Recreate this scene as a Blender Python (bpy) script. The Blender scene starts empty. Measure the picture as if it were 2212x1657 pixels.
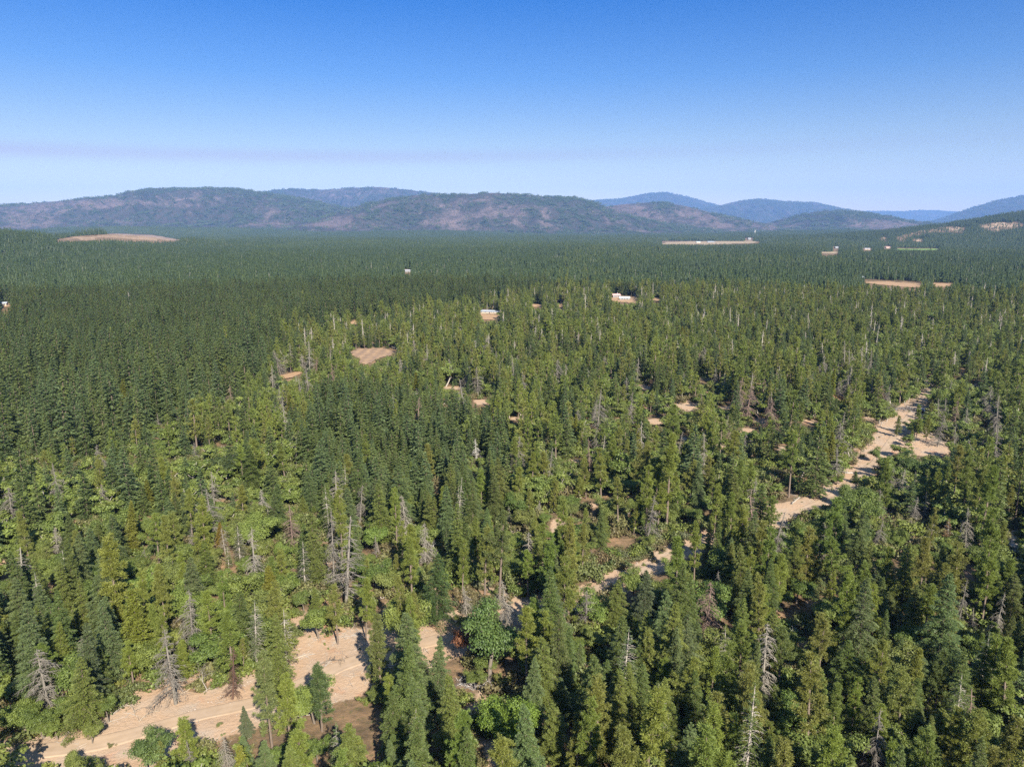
import bpy, math, random
import numpy as np
from mathutils import Vector, Matrix, noise as mnoise

C = bpy.context.scene.collection
sc = bpy.context.scene
R = math.radians
rng = np.random.default_rng(7)
random.seed(7)

# ------------------------------------------------------------------ camera
CAM_H = 80.0
PITCH = R(12.1)
F = 1580.0                      # focal length in units of a 2212 px wide frame
PW, PH = 2212.0, 1657.0
cam_d = bpy.data.cameras.new("camera")
cam_d.sensor_width = 36.0
cam_d.lens = 36.0 * F / PW
cam_d.clip_start = 1.0
cam_d.clip_end = 60000.0
cam = bpy.data.objects.new("camera", cam_d)
C.objects.link(cam)
cam.location = (0, 0, CAM_H)
cam.rotation_euler = (R(90) - PITCH, 0, 0)
sc.camera = cam

# ------------------------------------------------------------------ light
SUN_EL = R(36)
SUN_AZ = R(158)                 # clockwise from +Y: behind the camera and to its right
sun_dir = Vector((math.sin(SUN_AZ) * math.cos(SUN_EL), math.cos(SUN_AZ) * math.cos(SUN_EL), math.sin(SUN_EL)))
sd = bpy.data.lights.new("sun", 'SUN')
sd.energy = 5.0
sd.angle = R(0.5)
sd.color = (1.0, 0.94, 0.83)
so = bpy.data.objects.new("sun", sd)
C.objects.link(so)
so.rotation_euler = (-sun_dir).to_track_quat('-Z', 'Y').to_euler()
so.location = (0, 0, 500)

w = bpy.data.worlds.new("World")
sc.world = w
w.use_nodes = True
wn, wl = w.node_tree.nodes, w.node_tree.links
bg = wn['Background']
sky = wn.new('ShaderNodeTexSky')
sky.sky_type = 'NISHITA'
sky.sun_disc = False
sky.sun_elevation = SUN_EL
sky.sun_rotation = SUN_AZ
sky.altitude = 400
sky.air_density = 1.0
sky.dust_density = 0.35
sky.ozone_density = 4.0
SKY_STRENGTH = 0.10
bg.inputs['Strength'].default_value = SKY_STRENGTH


def wmath(op, a, b=None):
    n = wn.new('ShaderNodeMath')
    n.operation = op
    for i, v in enumerate((a, b)):
        if v is None:
            continue
        if isinstance(v, (int, float)):
            n.inputs[i].default_value = v
        else:
            wl.new(v, n.inputs[i])
    return n.outputs[0]


# a thin veil of wood smoke lying low over the hills: a faint mauve layer in the sky itself
tc = wn.new('ShaderNodeTexCoord')
sep = wn.new('ShaderNodeSeparateXYZ')
wl.new(tc.outputs['Generated'], sep.inputs[0])
el = wmath('ARCSINE', sep.outputs['Z'])
mp = wn.new('ShaderNodeMapping')
mp.inputs['Scale'].default_value = (2.5, 2.5, 25.0)
wl.new(tc.outputs['Generated'], mp.inputs[0])
nz = wn.new('ShaderNodeTexNoise')
nz.inputs['Scale'].default_value = 1.3
nz.inputs['Detail'].default_value = 3
wl.new(mp.outputs[0], nz.inputs['Vector'])
d1 = wmath('SUBTRACT', el, wmath('ADD', R(5.15), wmath('MULTIPLY', sep.outputs['X'], R(0.75))))
d1 = wmath('DIVIDE', d1, R(0.5))
d1 = wmath('MULTIPLY', d1, d1)
d1 = wmath('MULTIPLY', d1, -1.0)
band = wmath('EXPONENT', d1)
side = wn.new('ShaderNodeMapRange')
side.inputs['From Min'].default_value = 0.5
side.inputs['From Max'].default_value = -0.6
side.inputs['To Min'].default_value = 0.12
side.inputs['To Max'].default_value = 0.95
wl.new(sep.outputs['X'], side.inputs[0])
band = wmath('MULTIPLY', band, side.outputs[0])
band = wmath('MULTIPLY', band, wmath('ADD', wmath('MULTIPLY', nz.outputs['Fac'], 0.7), 0.5))
smk = wn.new('ShaderNodeMix')
smk.data_type = 'RGBA'
smk.blend_type = 'MULTIPLY'
# clear-sky hue: pale at the skyline, deep blue higher, lifted overhead to fill shadows
ramp = wn.new('ShaderNodeValToRGB')
r01 = wmath('DIVIDE', el, R(40))
wl.new(r01, ramp.inputs[0])
SKY_TINT = [(0.0, (0.73, 0.565, 0.40)), (0.0875, (0.60, 0.475, 0.385)), (0.158, (0.46, 0.415, 0.40)), (0.262, (0.20, 0.325, 0.47)), (0.39, (0.025, 0.235, 0.49)), (0.6, (0.42, 0.58, 0.70)), (1.0, (0.85, 0.92, 0.95))]
ramp.color_ramp.elements[0].position, ramp.color_ramp.elements[0].color = SKY_TINT[0][0], (*SKY_TINT[0][1], 1)
ramp.color_ramp.elements[1].position, ramp.color_ramp.elements[1].color = SKY_TINT[-1][0], (*SKY_TINT[-1][1], 1)
for p_, c_ in SKY_TINT[1:-1]:
    e_ = ramp.color_ramp.elements.new(p_)
    e_.color = (*c_, 1)
tint = wn.new('ShaderNodeMix')
tint.data_type = 'RGBA'
tint.blend_type = 'MULTIPLY'
tint.inputs[0].default_value = 1.0
wl.new(sky.outputs[0], tint.inputs[6])
wl.new(ramp.outputs[0], tint.inputs[7])
wl.new(band, smk.inputs[0])
wl.new(tint.outputs[2], smk.inputs[6])
smk.inputs[7].default_value = (0.92, 0.72, 0.80, 1)
wl.new(smk.outputs[2], bg.inputs['Color'])

sc.view_settings.view_transform = 'Standard'
sc.view_settings.look = 'None'
sc.view_settings.gamma = 1.0
sc.view_settings.use_curve_mapping = False
sc.view_settings.exposure = 1.32
sc.render.engine = 'CYCLES'
cy = sc.cycles
cy.max_bounces = 5
cy.diffuse_bounces = 3
cy.glossy_bounces = 1
cy.transmission_bounces = 3
cy.transparent_max_bounces = 4
cy.volume_bounces = 1
cy.caustics_reflective = False
cy.caustics_refractive = False
cy.use_denoising = False

# ------------------------------------------------------------------ photograph <-> ground helpers
SP, CP = math.sin(PITCH), math.cos(PITCH)


def project(X, Y, Z):
    X, Y, Z = np.asarray(X, float), np.asarray(Y, float), np.asarray(Z, float)
    yc = Y * SP + (Z - CAM_H) * CP
    zc = Y * CP - (Z - CAM_H) * SP
    zc = np.maximum(zc, 1e-3)
    return PW / 2 + F * X / zc, PH / 2 - F * yc / zc


def ground_at(xd, yd, z=0.0):
    a, b = (xd - PW / 2) / F, -(yd - PH / 2) / F
    d = np.array([a, CP + b * SP, -SP + b * CP])
    t = (z - CAM_H) / d[2]
    return d[0] * t, d[1] * t


def height_for(X, Y, yt):
    k = (PH / 2 - yt) / F
    return CAM_H + Y * (k * CP - SP) / (CP + k * SP)


BUMPS = [(-1500, 1750, 330, 350, 75), (-1400, 2620, 190, 200, 52), (3100, 3700, 700, 450, 190),
         (1555, 4800, 260, 300, 24), (-3300, 6100, 520, 500, 58), (-2300, 6300, 420, 500, 46), (-700, 6300, 500, 500, 30),
         (2700, 6000, 600, 500, 40)]


def H(X, Y):
    X, Y = np.asarray(X, float), np.asarray(Y, float)
    z = 0.9 * np.sin(X / 61 + 1.3) * np.cos(Y / 83 + 0.4) + 0.6 * np.sin(X / 29 + Y / 37)
    far = np.clip((Y - 700) / 1500, 0, 1)
    z = z + far * (5.0 * np.sin(X / 420 + 0.7) * np.sin(Y / 390 + 2.0))
    for cx, cy_, sx, sy, a in BUMPS:
        z = z + a * np.exp(-0.5 * (((X - cx) / sx) ** 2 + ((Y - cy_) / sy) ** 2))
    return z


def inside(px, py, poly):
    px, py = np.asarray(px, float), np.asarray(py, float)
    r = np.zeros(px.shape, bool)
    n = len(poly)
    for i in range(n):
        x1, y1 = poly[i]
        x2, y2 = poly[(i + 1) % n]
        c = (y1 > py) != (y2 > py)
        with np.errstate(divide='ignore', invalid='ignore'):
            r ^= c & (px < (x2 - x1) * (py - y1) / (y2 - y1 + 1e-12) + x1)
    return r


def sdist(px, py, poly):
    d = np.full(np.shape(px), 1e9)
    n = len(poly)
    for i in range(n):
        ax, ay = poly[i]
        bx, by = poly[(i + 1) % n]
        vx, vy = bx - ax, by - ay
        t = np.clip(((px - ax) * vx + (py - ay) * vy) / (vx * vx + vy * vy + 1e-9), 0, 1)
        d = np.minimum(d, np.hypot(px - ax - t * vx, py - ay - t * vy))
    return np.where(inside(px, py, poly), -d, d)


_perm = np.random.default_rng(3).random((256, 256))


def vnoise(x, y, s):
    """Smooth value noise, feature size s."""
    x, y = np.asarray(x, float) / s, np.asarray(y, float) / s
    xi, yi = np.floor(x).astype(int), np.floor(y).astype(int)
    fx, fy = x - xi, y - yi
    fx, fy = fx * fx * (3 - 2 * fx), fy * fy * (3 - 2 * fy)
    g = lambda a, b: _perm[a % 256, b % 256]
    return (g(xi, yi) * (1 - fx) + g(xi + 1, yi) * fx) * (1 - fy) + (g(xi, yi + 1) * (1 - fx) + g(xi + 1, yi + 1) * fx) * fy


def fbm(x, y, s, o=4):
    r, a, t = 0, 1.0, 0
    for i in range(o):
        r = r + a * vnoise(np.asarray(x) + 37.1 * i, np.asarray(y) - 19.7 * i, s)
        t += a
        a *= 0.5
        s *= 0.5
    return r / t


# ------------------------------------------------------------------ materials
def new_mat(name):
    m = bpy.data.materials.new(name)
    m.use_nodes = True
    m.node_tree.nodes.clear()
    return m, m.node_tree.nodes, m.node_tree.links


def mix_rgb(n, l, fac, a, b, mode='MIX'):
    x = n.new('ShaderNodeMix')
    x.data_type = 'RGBA'
    x.blend_type = mode
    for s, v in ((0, fac), (6, a), (7, b)):
        if isinstance(v, (int, float)):
            x.inputs[s].default_value = v
        elif isinstance(v, tuple):
            x.inputs[s].default_value = (*v, 1)
        else:
            l.new(v, x.inputs[s])
    return x.outputs[2]


def nmath(n, l, op, a, b=None):
    x = n.new('ShaderNodeMath')
    x.operation = op
    for i, v in enumerate((a, b)):
        if v is None:
            continue
        if isinstance(v, (int, float)):
            x.inputs[i].default_value = v
        else:
            l.new(v, x.inputs[i])
    return x.outputs[0]


def leaf_material(name, tones=None, trans=0.34):
    """Foliage. tones None: the colour is the tree's own (object colour); otherwise each copy draws one of the tones."""
    m, n, l = new_mat(name)
    out = n.new('ShaderNodeOutputMaterial')
    oi = n.new('ShaderNodeObjectInfo')
    at = n.new('ShaderNodeAttribute')
    at.attribute_name = 'tint'
    if tones is None:
        col = oi.outputs['Color']
    else:
        tn = n.new('ShaderNodeAttribute')
        tn.attribute_name = 'tone'
        f = nmath(n, l, 'FRACT', nmath(n, l, 'ADD', oi.outputs['Random'], tn.outputs['Fac']))
        rp = n.new('ShaderNodeValToRGB')
        rp.color_ramp.interpolation = 'CONSTANT'
        es = rp.color_ramp.elements
        k = len(tones)
        es[0].color = (*tones[0], 1)
        es[1].position, es[1].color = 1.0 / k, (*tones[1], 1)
        for i in range(2, k):
            e = es.new(i / k)
            e.color = (*tones[i], 1)
        l.new(f, rp.inputs[0])
        col = rp.outputs[0]
    # leaf to leaf variation: hue drifts to yellow, value varies
    col = mix_rgb(n, l, nmath(n, l, 'MULTIPLY', at.outputs['Fac'], 0.28), col, (0.18, 0.19, 0.05))
    v = n.new('ShaderNodeMapRange')
    v.inputs['To Min'].default_value = 0.72
    v.inputs['To Max'].default_value = 1.35
    l.new(at.outputs['Fac'], v.inputs[0])
    vm = n.new('ShaderNodeVectorMath')
    vm.operation = 'SCALE'
    l.new(col, vm.inputs[0])
    l.new(v.outputs[0], vm.inputs['Scale'])
    b = n.new('ShaderNodeBsdfPrincipled')
    b.inputs['Roughness'].default_value = 0.55
    b.inputs['Specular IOR Level'].default_value = 0.35
    l.new(vm.outputs[0], b.inputs['Base Color'])
    t = n.new('ShaderNodeBsdfTranslucent')
    l.new(vm.outputs[0], t.inputs['Color'])
    mx = n.new('ShaderNodeMixShader')
    mx.inputs[0].default_value = trans
    l.new(b.outputs[0], mx.inputs[1])
    l.new(t.outputs[0], mx.inputs[2])
    l.new(mx.outputs[0], out.inputs['Surface'])
    return m


def bark_material(name, col=None, col2=(0.2, 0.17, 0.14), scale=1.2):
    m, n, l = new_mat(name)
    out = n.new('ShaderNodeOutputMaterial')
    b = n.new('ShaderNodeBsdfPrincipled')
    b.inputs['Roughness'].default_value = 0.9
    b.inputs['Specular IOR Level'].default_value = 0.15
    tcd = n.new('ShaderNodeTexCoord')
    mpg = n.new('ShaderNodeMapping')
    mpg.inputs['Scale'].default_value = (2.0, 2.0, 0.5)
    nz_ = n.new('ShaderNodeTexNoise')
    nz_.inputs['Scale'].default_value = scale
    nz_.inputs['Detail'].default_value = 4
    l.new(tcd.outputs['Object'], mpg.inputs[0])
    l.new(mpg.outputs[0], nz_.inputs['Vector'])
    if col is None:
        oi = n.new('ShaderNodeObjectInfo')
        a = oi.outputs['Color']
        c2 = mix_rgb(n, l, 0.45, a, (0.08, 0.065, 0.05))
    else:
        a, c2 = col, col2
    l.new(mix_rgb(n, l, nz_.outputs['Fac'], c2, a), b.inputs['Base Color'])
    l.new(b.outputs[0], out.inputs['Surface'])
    return m


FIR_T = {'dark green': (0.100, 0.134, 0.036), 'blue green': (0.112, 0.152, 0.056), 'olive green': (0.145, 0.172, 0.038)}
PINE_T = {'yellow green': (0.178, 0.210, 0.036), 'olive green': (0.180, 0.190, 0.042), 'mid green': (0.140, 0.180, 0.034)}
OAK_T = {'bright green': (0.142, 0.184, 0.036), 'deep green': (0.108, 0.150, 0.030), 'olive green': (0.150, 0.176, 0.040)}
M_LEAF = leaf_material('foliage')
M_FIR = leaf_material('fir_foliage', [FIR_T['dark green'], (0.098, 0.144, 0.056), (0.082, 0.120, 0.036), (0.120, 0.158, 0.046), (0.092, 0.136, 0.050)])
M_FARFIR = leaf_material('shade_toned_fir_foliage', [(0.052, 0.086, 0.028), (0.056, 0.092, 0.036), (0.046, 0.076, 0.024), (0.072, 0.104, 0.032), (0.052, 0.084, 0.032)])  # fir tones darkened: shade the far stands' loose cards lack is in the colour
M_FARMIX = leaf_material('far_mixed_foliage', [(0.050, 0.084, 0.026), (0.084, 0.110, 0.028), (0.056, 0.092, 0.038), (0.064, 0.100, 0.024), (0.098, 0.124, 0.030), (0.052, 0.088, 0.028)])  # mixed tones darkened in the same way for the far stands
M_PINE = leaf_material('pine_foliage', list(PINE_T.values()) + [(0.130, 0.162, 0.036)])
M_OAK = leaf_material('oak_foliage', list(OAK_T.values()) + [(0.126, 0.166, 0.030), (0.150, 0.184, 0.038)])
M_SHRUB = leaf_material('shrub_foliage', [(0.15, 0.12, 0.06), (0.13, 0.15, 0.05), (0.12, 0.16, 0.035), (0.16, 0.15, 0.06), (0.16, 0.19, 0.04)])
M_MIX = leaf_material('mixed_foliage', [FIR_T['dark green'], PINE_T['olive green'], FIR_T['blue green'], OAK_T['deep green'], (0.108, 0.142, 0.034), FIR_T['olive green'], OAK_T['olive green']])
M_BARK = bark_material('bark')
M_TRUNK = bark_material('conifer_bark', (0.21, 0.16, 0.125), (0.10, 0.075, 0.055))
M_DEAD = bark_material('dead_wood')
M_SNAG = bark_material('weathered_wood', (0.42, 0.38, 0.32), (0.23, 0.19, 0.16))


# ------------------------------------------------------------------ mesh assembly
class MB:
    """Collects quads and tubes; builds one mesh."""

    def __init__(self):
        self.v, self.f, self.t, self.o, self.m, self.n = [], [], [], [], [], 0

    def quads(self, P, tint, tone=0.0, mat=0):
        """P: (N,4,3)"""
        N = len(P)
        if not N:
            return
        self.v.append(P.reshape(-1, 3))
        self.f.append(np.arange(N * 4).reshape(N, 4) + self.n)
        self.t.append(np.broadcast_to(np.asarray(tint, float), (N,)))
        self.o.append(np.full(N, float(tone)))
        self.m.append(np.full(N, mat, int))
        self.n += N * 4

    def tube(self, pts, rad, k=5, mat=0, tint=0.5, tone=0.0):
        pts = np.asarray(pts, float)
        rad = np.asarray(rad, float)
        d = np.gradient(pts, axis=0)
        d /= np.linalg.norm(d, axis=1)[:, None] + 1e-9
        ref = np.array([0.0, 0, 1]) if abs(d[0, 2]) < 0.8 else np.array([1.0, 0, 0])
        a = np.cross(d, ref)
        a /= np.linalg.norm(a, axis=1)[:, None] + 1e-9
        b = np.cross(d, a)
        th = np.linspace(0, 2 * math.pi, k, endpoint=False)
        ring = pts[:, None, :] + rad[:, None, None] * (np.cos(th)[None, :, None] * a[:, None, :] + np.sin(th)[None, :, None] * b[:, None, :])
        n = len(pts)
        idx = np.arange(n * k).reshape(n, k)
        q = np.stack([idx[:-1], np.roll(idx[:-1], -1, 1), np.roll(idx[1:], -1, 1), idx[1:]], -1).reshape(-1, 4)
        self.v.append(ring.reshape(-1, 3))
        self.f.append(q + self.n)
        self.t.append(np.full(len(q), tint))
        self.o.append(np.full(len(q), float(tone)))
        self.m.append(np.full(len(q), mat, int))
        self.n += n * k

    def add(self, other, T=None, tone=None):
        V = np.concatenate(other.v)
        if T is not None:
            V = V @ T[0].T + T[1]
        self.v.append(V)
        self.f.append(np.concatenate(other.f) + self.n)
        self.t.append(np.concatenate(other.t))
        o = np.concatenate(other.o)
        self.o.append(np.full(len(o), float(tone)) if tone is not None else o)
        self.m.append(np.concatenate(other.m))
        self.n += len(V)

    def mesh(self, name, mats):
        V = np.concatenate(self.v).astype(np.float32)
        Fq = np.concatenate(self.f).astype(np.int32)
        me = bpy.data.meshes.new(name)
        me.vertices.add(len(V))
        me.vertices.foreach_set('co', V.ravel())
        me.loops.add(Fq.size)
        me.loops.foreach_set('vertex_index', Fq.ravel())
        me.polygons.add(len(Fq))
        me.polygons.foreach_set('loop_start', np.arange(0, Fq.size, 4, dtype=np.int32))
        me.polygons.foreach_set('material_index', np.concatenate(self.m).astype(np.int32))
        for nm, arr in (('tint', self.t), ('tone', self.o)):
            a = me.attributes.new(nm, 'FLOAT', 'FACE')
            a.data.foreach_set('value', np.concatenate(arr).astype(np.float32))
        for m in mats:
            me.materials.append(m)
        me.update(calc_edges=True)
        return me


def unit(v):
    return v / (np.linalg.norm(v, axis=-1, keepdims=True) + 1e-9)


def cards(c, u, v, w, h):
    """Leaf cards centred on c along u (half length h) and v (half width w)."""
    w, h = np.asarray(w)[:, None], np.asarray(h)[:, None]
    a, b = u * h, v * w
    return np.stack([c - a - 0.4 * b, c + 0.1 * a - b, c + a, c + 0.1 * a + b], 1)


def rand_dirs(r, n):
    return unit(r.normal(size=(n, 3)))


# ---- fir ------------------------------------------------------------------------------------
def fir(seed, h=22, Rm=3.4, nb=150, per_m=80, ls=0.19, lw=0.052, base=0.08, sparse=0.0, power=0.85):
    r = np.random.default_rng(seed)
    crown, trunk = MB(), MB()
    bend = r.normal(0, 0.12, 2)
    zs = np.linspace(0, h * 0.985, 8)
    tr = np.stack([bend[0] * (zs / h) ** 2, bend[1] * (zs / h) ** 2, zs], 1)
    trunk.tube(tr, 0.30 * (h / 22) * (1 - zs / h) ** 0.8 + 0.025, 6)
    P, T = [], []
    ga = r.random() * 6.28
    zb = base + (1 - base) * (np.arange(nb) + r.random(nb)) / nb
    lop = r.normal(0, 0.12, 8)
    for i in range(nb):
        zf = zb[i]
        if sparse and r.random() < sparse * (0.5 + 0.5 * zf):
            pass_leaf = False
        else:
            pass_leaf = True
        ga += 2.399 + r.normal(0, 0.25)
        L = Rm * ((1 - zf) ** power) * (0.62 + 0.62 * r.random()) * (1 + lop[int(ga * 8 / 6.283) % 8]) + 0.35
        if zf < base + 0.12:
            L *= 0.75
        z0 = zf * h
        dr = np.array([math.cos(ga), math.sin(ga), 0])
        lat = np.array([-dr[1], dr[0], 0])
        rise = 0.25 + 0.75 * (zf - 0.45) - 0.1 * r.random()
        sag = 0.30 + 0.25 * r.random()
        o = np.array([bend[0] * zf ** 2, bend[1] * zf ** 2, z0])
        ax = lambda t: o + np.outer(t * L, dr) + np.outer(L * (rise * t - sag * t * t), [0, 0, 1])
        if L > 1.0:
            t_ = np.array([0, 0.5, 0.97])
            trunk.tube(ax(t_), [0.045, 0.03, 0.012] if pass_leaf else [0.06, 0.04, 0.02], 3)
            if not pass_leaf:
                for _ in range(4):
                    t1 = r.uniform(0.3, 0.95)
                    p = ax(np.array([t1]))[0]
                    q = p + L * 0.3 * (dr * r.uniform(0.2, 0.8) + lat * r.choice([-1, 1]) * 0.8 + np.array([0, 0, -r.uniform(0, 0.6)]))
                    trunk.tube([p, q], [0.03, 0.012], 3)
        if not pass_leaf:
            continue
        n = max(6, int(L * per_m))
        t = r.uniform(0.1, 1.0, n) ** 0.8
        s = r.choice([-1, 1], n) * r.random(n)
        wid = 0.34 * L * np.sin(np.clip(t, 0.05, 1) ** 0.7 * 2.6) * 0.8 + 0.12
        c = ax(t) + (s * wid)[:, None] * lat - np.outer(np.abs(s) * wid * 0.30 + r.normal(0, 0.10, n), [0, 0, 1])
        u = unit(dr * 0.8 + np.sign(s)[:, None] * lat * 0.75 + r.normal(0, 0.30, (n, 3)) + np.array([0, 0, 0.05]))
        nv = unit(np.array([0, 0, 1.0]) + 0.25 * dr + r.normal(0, 0.45, (n, 3)))
        v = unit(np.cross(nv, u))
        k = r.uniform(0.75, 1.3, n)
        P.append(cards(c, u, v, lw * k, ls * k))
        T.append(np.clip(r.normal(0.45, 0.20, n) + 0.10 * r.normal(), 0, 1))
    # leader
    n = int(per_m * 2)
    zt = r.uniform(h * 0.95, h * 1.01, n)
    a = r.uniform(0, 6.28, n)
    dirs = np.stack([np.cos(a), np.sin(a), np.full(n, 0.9)], 1)
    c = np.stack([bend[0] + 0.12 * np.cos(a), bend[1] + 0.12 * np.sin(a), zt], 1)
    u = unit(dirs)
    v = unit(np.cross(u, rand_dirs(r, n)))
    P.append(cards(c, u, v, np.full(n, lw * 0.8), np.full(n, ls * 0.8)))
    T.append(np.full(n, 0.5))
    crown.quads(np.concatenate(P), np.concatenate(T))
    return crown, trunk


# ---- pine -----------------------------------------------------------------------------------
def pine(seed, h=24, Rm=3.0, nb=58, tufts=6, per=68, ls=0.23, lw=0.040, base=0.3, spread=0.60):
    r = np.random.default_rng(seed)
    crown, trunk = MB(), MB()
    bend = r.normal(0, 0.35, 2)
    zs = np.linspace(0, h * 0.98, 9)
    cx = lambda z: np.array([bend[0] * (z / h) ** 2, bend[1] * (z / h) ** 2, z])
    trunk.tube([cx(z) for z in zs], 0.32 * (h / 24) * (1 - zs / h) ** 0.75 + 0.03, 6)
    ga = r.random() * 6.28
    P, T = [], []
    zb = np.sort(base + (1 - base) * r.random(nb) ** 0.85)
    side = r.normal(0, 0.22, 6)
    for i in range(nb):
        zf = zb[i]
        q = (zf - base) / (1 - base)
        ga += 2.399 + r.normal(0, 0.5)
        prof = (0.6 + 0.4 * math.sin(min(1, q * 3.0) * 1.57)) * (1 - q) ** 0.85 + 0.05
        L = Rm * prof * r.uniform(0.6, 1.2) * (1 + side[int(ga * 6 / 6.283) % 6])
        L = max(L, 0.3)
        dr = np.array([math.cos(ga), math.sin(ga), 0])
        o = cx(zf * h)
        up = r.uniform(0.0, 0.45) + 0.45 * q
        pts = [o, o + dr * L * 0.55 + np.array([0, 0, L * up * 0.25]), o + dr * L + np.array([0, 0, L * up])]
        if L > 0.8:
            trunk.tube(pts, [0.06, 0.04, 0.015], 3)
        nt = max(2, int(round(tufts * (0.4 + L / Rm))))
        for j in range(nt):
            t = r.uniform(0.3, 1.0)
            b = (1 - t) ** 2 * pts[0] + 2 * t * (1 - t) * pts[1] + t * t * pts[2]
            b = b + r.normal(0, spread * 0.55, 3) * np.array([1, 1, 0.7])
            n = per
            d = rand_dirs(r, n) + dr * 0.5 + np.array([0, 0, 0.45])
            d = unit(d)
            c = b + d * r.uniform(0.1, spread, n)[:, None]
            v = unit(np.cross(d, rand_dirs(r, n)))
            k = r.uniform(0.8, 1.25, n)
            P.append(cards(c, d, v, lw * k, ls * k))
            T.append(np.clip(r.normal(0.5, 0.18, n) + 0.14 * r.normal(), 0, 1))
    crown.quads(np.concatenate(P), np.concatenate(T))
    return crown, trunk


# ---- oak and other broadleaved trees --------------------------------------------------------
def oak(seed, h=11, Rm=4.6, nl=7, sub=5, per=380, ls=0.125, lw=0.095, cr=1.25, low=0.32, twigs=True):
    r = np.random.default_rng(seed)
    crown, trunk = MB(), MB()
    P, T = [], []
    lean = r.normal(0, 0.05, 2)
    fork = np.array([lean[0] * h, lean[1] * h, h * low])
    trunk.tube([(0, 0, 0), fork * 0.5 + r.normal(0, 0.06, 3) * [1, 1, 0], fork], [0.30 * h / 11, 0.23 * h / 11, 0.19 * h / 11], 6)
    ga = r.random() * 6.28
    for i in range(nl):
        ga += 6.283 / nl + r.normal(0, 0.3)
        up = r.uniform(0.35, 1.0) if i else 1.6
        dr = unit(np.array([math.cos(ga), math.sin(ga), up]))
        L = r.uniform(0.55, 0.95) * (Rm if up < 0.8 else min(Rm * 1.1, h * (1 - low) * 0.85))
        mid = fork + dr * L * 0.5 + r.normal(0, 0.25, 3)
        end = fork + dr * L + np.array([0, 0, 0.25 * L])
        end[2] = min(end[2], h - cr * 0.7)
        trunk.tube([fork, mid, end], [0.15, 0.10, 0.045], 4)
        for j in range(sub):
            t = r.uniform(0.35, 1.0)
            p = (1 - t) ** 2 * fork + 2 * t * (1 - t) * mid + t * t * end
            off = rand_dirs(r, 1)[0] * np.array([1.25, 1.25, 0.9]) * r.uniform(0.6, 1.5)
            off[2] = abs(off[2]) * 0.9 - 0.15
            q = p + off
            q[2] = min(q[2], h - cr * 0.5)
            trunk.tube([p, (p + q) / 2 + r.normal(0, 0.15, 3), q], [0.06, 0.045, 0.02], 3)
            rr = cr * r.uniform(0.65, 1.2)
            n = int(per * (rr / cr) ** 2)
            d = rand_dirs(r, n)
            d[:, 2] = np.where(d[:, 2] < -0.3, -d[:, 2], d[:, 2])
            rad = rr * r.uniform(0.45, 1.05, n)
            lump = 1 + 0.25 * np.sin(d[:, 0] * 5 + i) * np.sin(d[:, 1] * 6 + j)
            c = q + d * (rad * lump)[:, None] * np.array([1.1, 1.1, 0.8])
            nv = unit(d + np.array([0, 0, 0.5]) + r.normal(0, 0.55, (n, 3)))
            u = unit(np.cross(nv, rand_dirs(r, n)))
            v = np.cross(nv, u)
            k = r.uniform(0.7, 1.35, n)
            P.append(cards(c, u, v, lw * k, ls * k))
            T.append(np.clip(r.normal(0.45, 0.18, n) + 0.16 * r.normal(), 0, 1))
            if twigs and r.random() < 0.6:
                s = q.copy()
                pp = [s]
                for _ in range(3):
                    s = s + rand_dirs(r, 1)[0] * 0.45 + dr * 0.22
                    pp.append(s)
                trunk.tube(pp, [0.05, 0.04, 0.03, 0.012], 3)
    crown.quads(np.concatenate(P), np.concatenate(T))
    return crown, trunk


# ---- dead conifers and bare oaks --------------------------------------------------------------
def snag(seed, h=19, Rm=2.6, nb=85, droop=0.6, twigs=7, base=0.12, thick=1.0, brk=0.0, fuzz=0):
    r = np.random.default_rng(seed)
    crown, trunk = MB(), MB()
    zs = np.linspace(0, h * (1 - brk), 8)
    b = r.normal(0, 0.25, 2)
    cx = lambda z: np.array([b[0] * (z / h) ** 2, b[1] * (z / h) ** 2, z])
    trunk.tube([cx(z) for z in zs], thick * 0.27 * (h / 19) * (1 - zs / h) ** 0.7 + 0.03, 6)
    ga = r.random() * 6
    ph, lo_ = r.uniform(0, 6.28), r.uniform(0.15, 0.5)
    for i in range(nb):
        zf = r.uniform(base, 0.97 * (1 - brk))
        ga += 2.399 + r.normal(0, 0.4)
        dr = np.array([math.cos(ga), math.sin(ga), 0])
        lat = np.array([-dr[1], dr[0], 0])
        L = (Rm * (1 - zf) ** 0.75 + 0.25) * r.uniform(0.3, 1.2) * (1 + lo_ * math.sin(ga + ph + 3 * zf))
        t = np.linspace(0, 1, 4)
        o = cx(zf * h)
        ln = o + np.outer(t * L, dr) + np.outer(L * (0.35 * (zf - 0.3) * t - droop * t * t * r.uniform(0.4, 1.2)), [0, 0, 1]) + r.normal(0, 0.03, (4, 3))
        crown.tube(ln, np.array([0.065, 0.05, 0.036, 0.014]) * thick, 3, tint=r.random())
        for _ in range(int(twigs * (0.4 + L / Rm))):
            k = r.uniform(0.25, 1.0)
            p = ln[0] + (ln[3] - ln[0]) * k
            i0 = min(2, int(k * 3))
            p = ln[i0] + (ln[i0 + 1] - ln[i0]) * (k * 3 - i0)
            q = p + (0.22 * L + 0.15) * (dr * r.uniform(0.1, 0.9) + lat * r.choice([-1, 1]) * r.uniform(0.3, 1) + np.array([0, 0, -droop * r.uniform(0.2, 1.6)]))
            crown.tube([p, q], np.array([0.034, 0.014]) * thick, 3, tint=r.random())
    return crown, trunk


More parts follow.
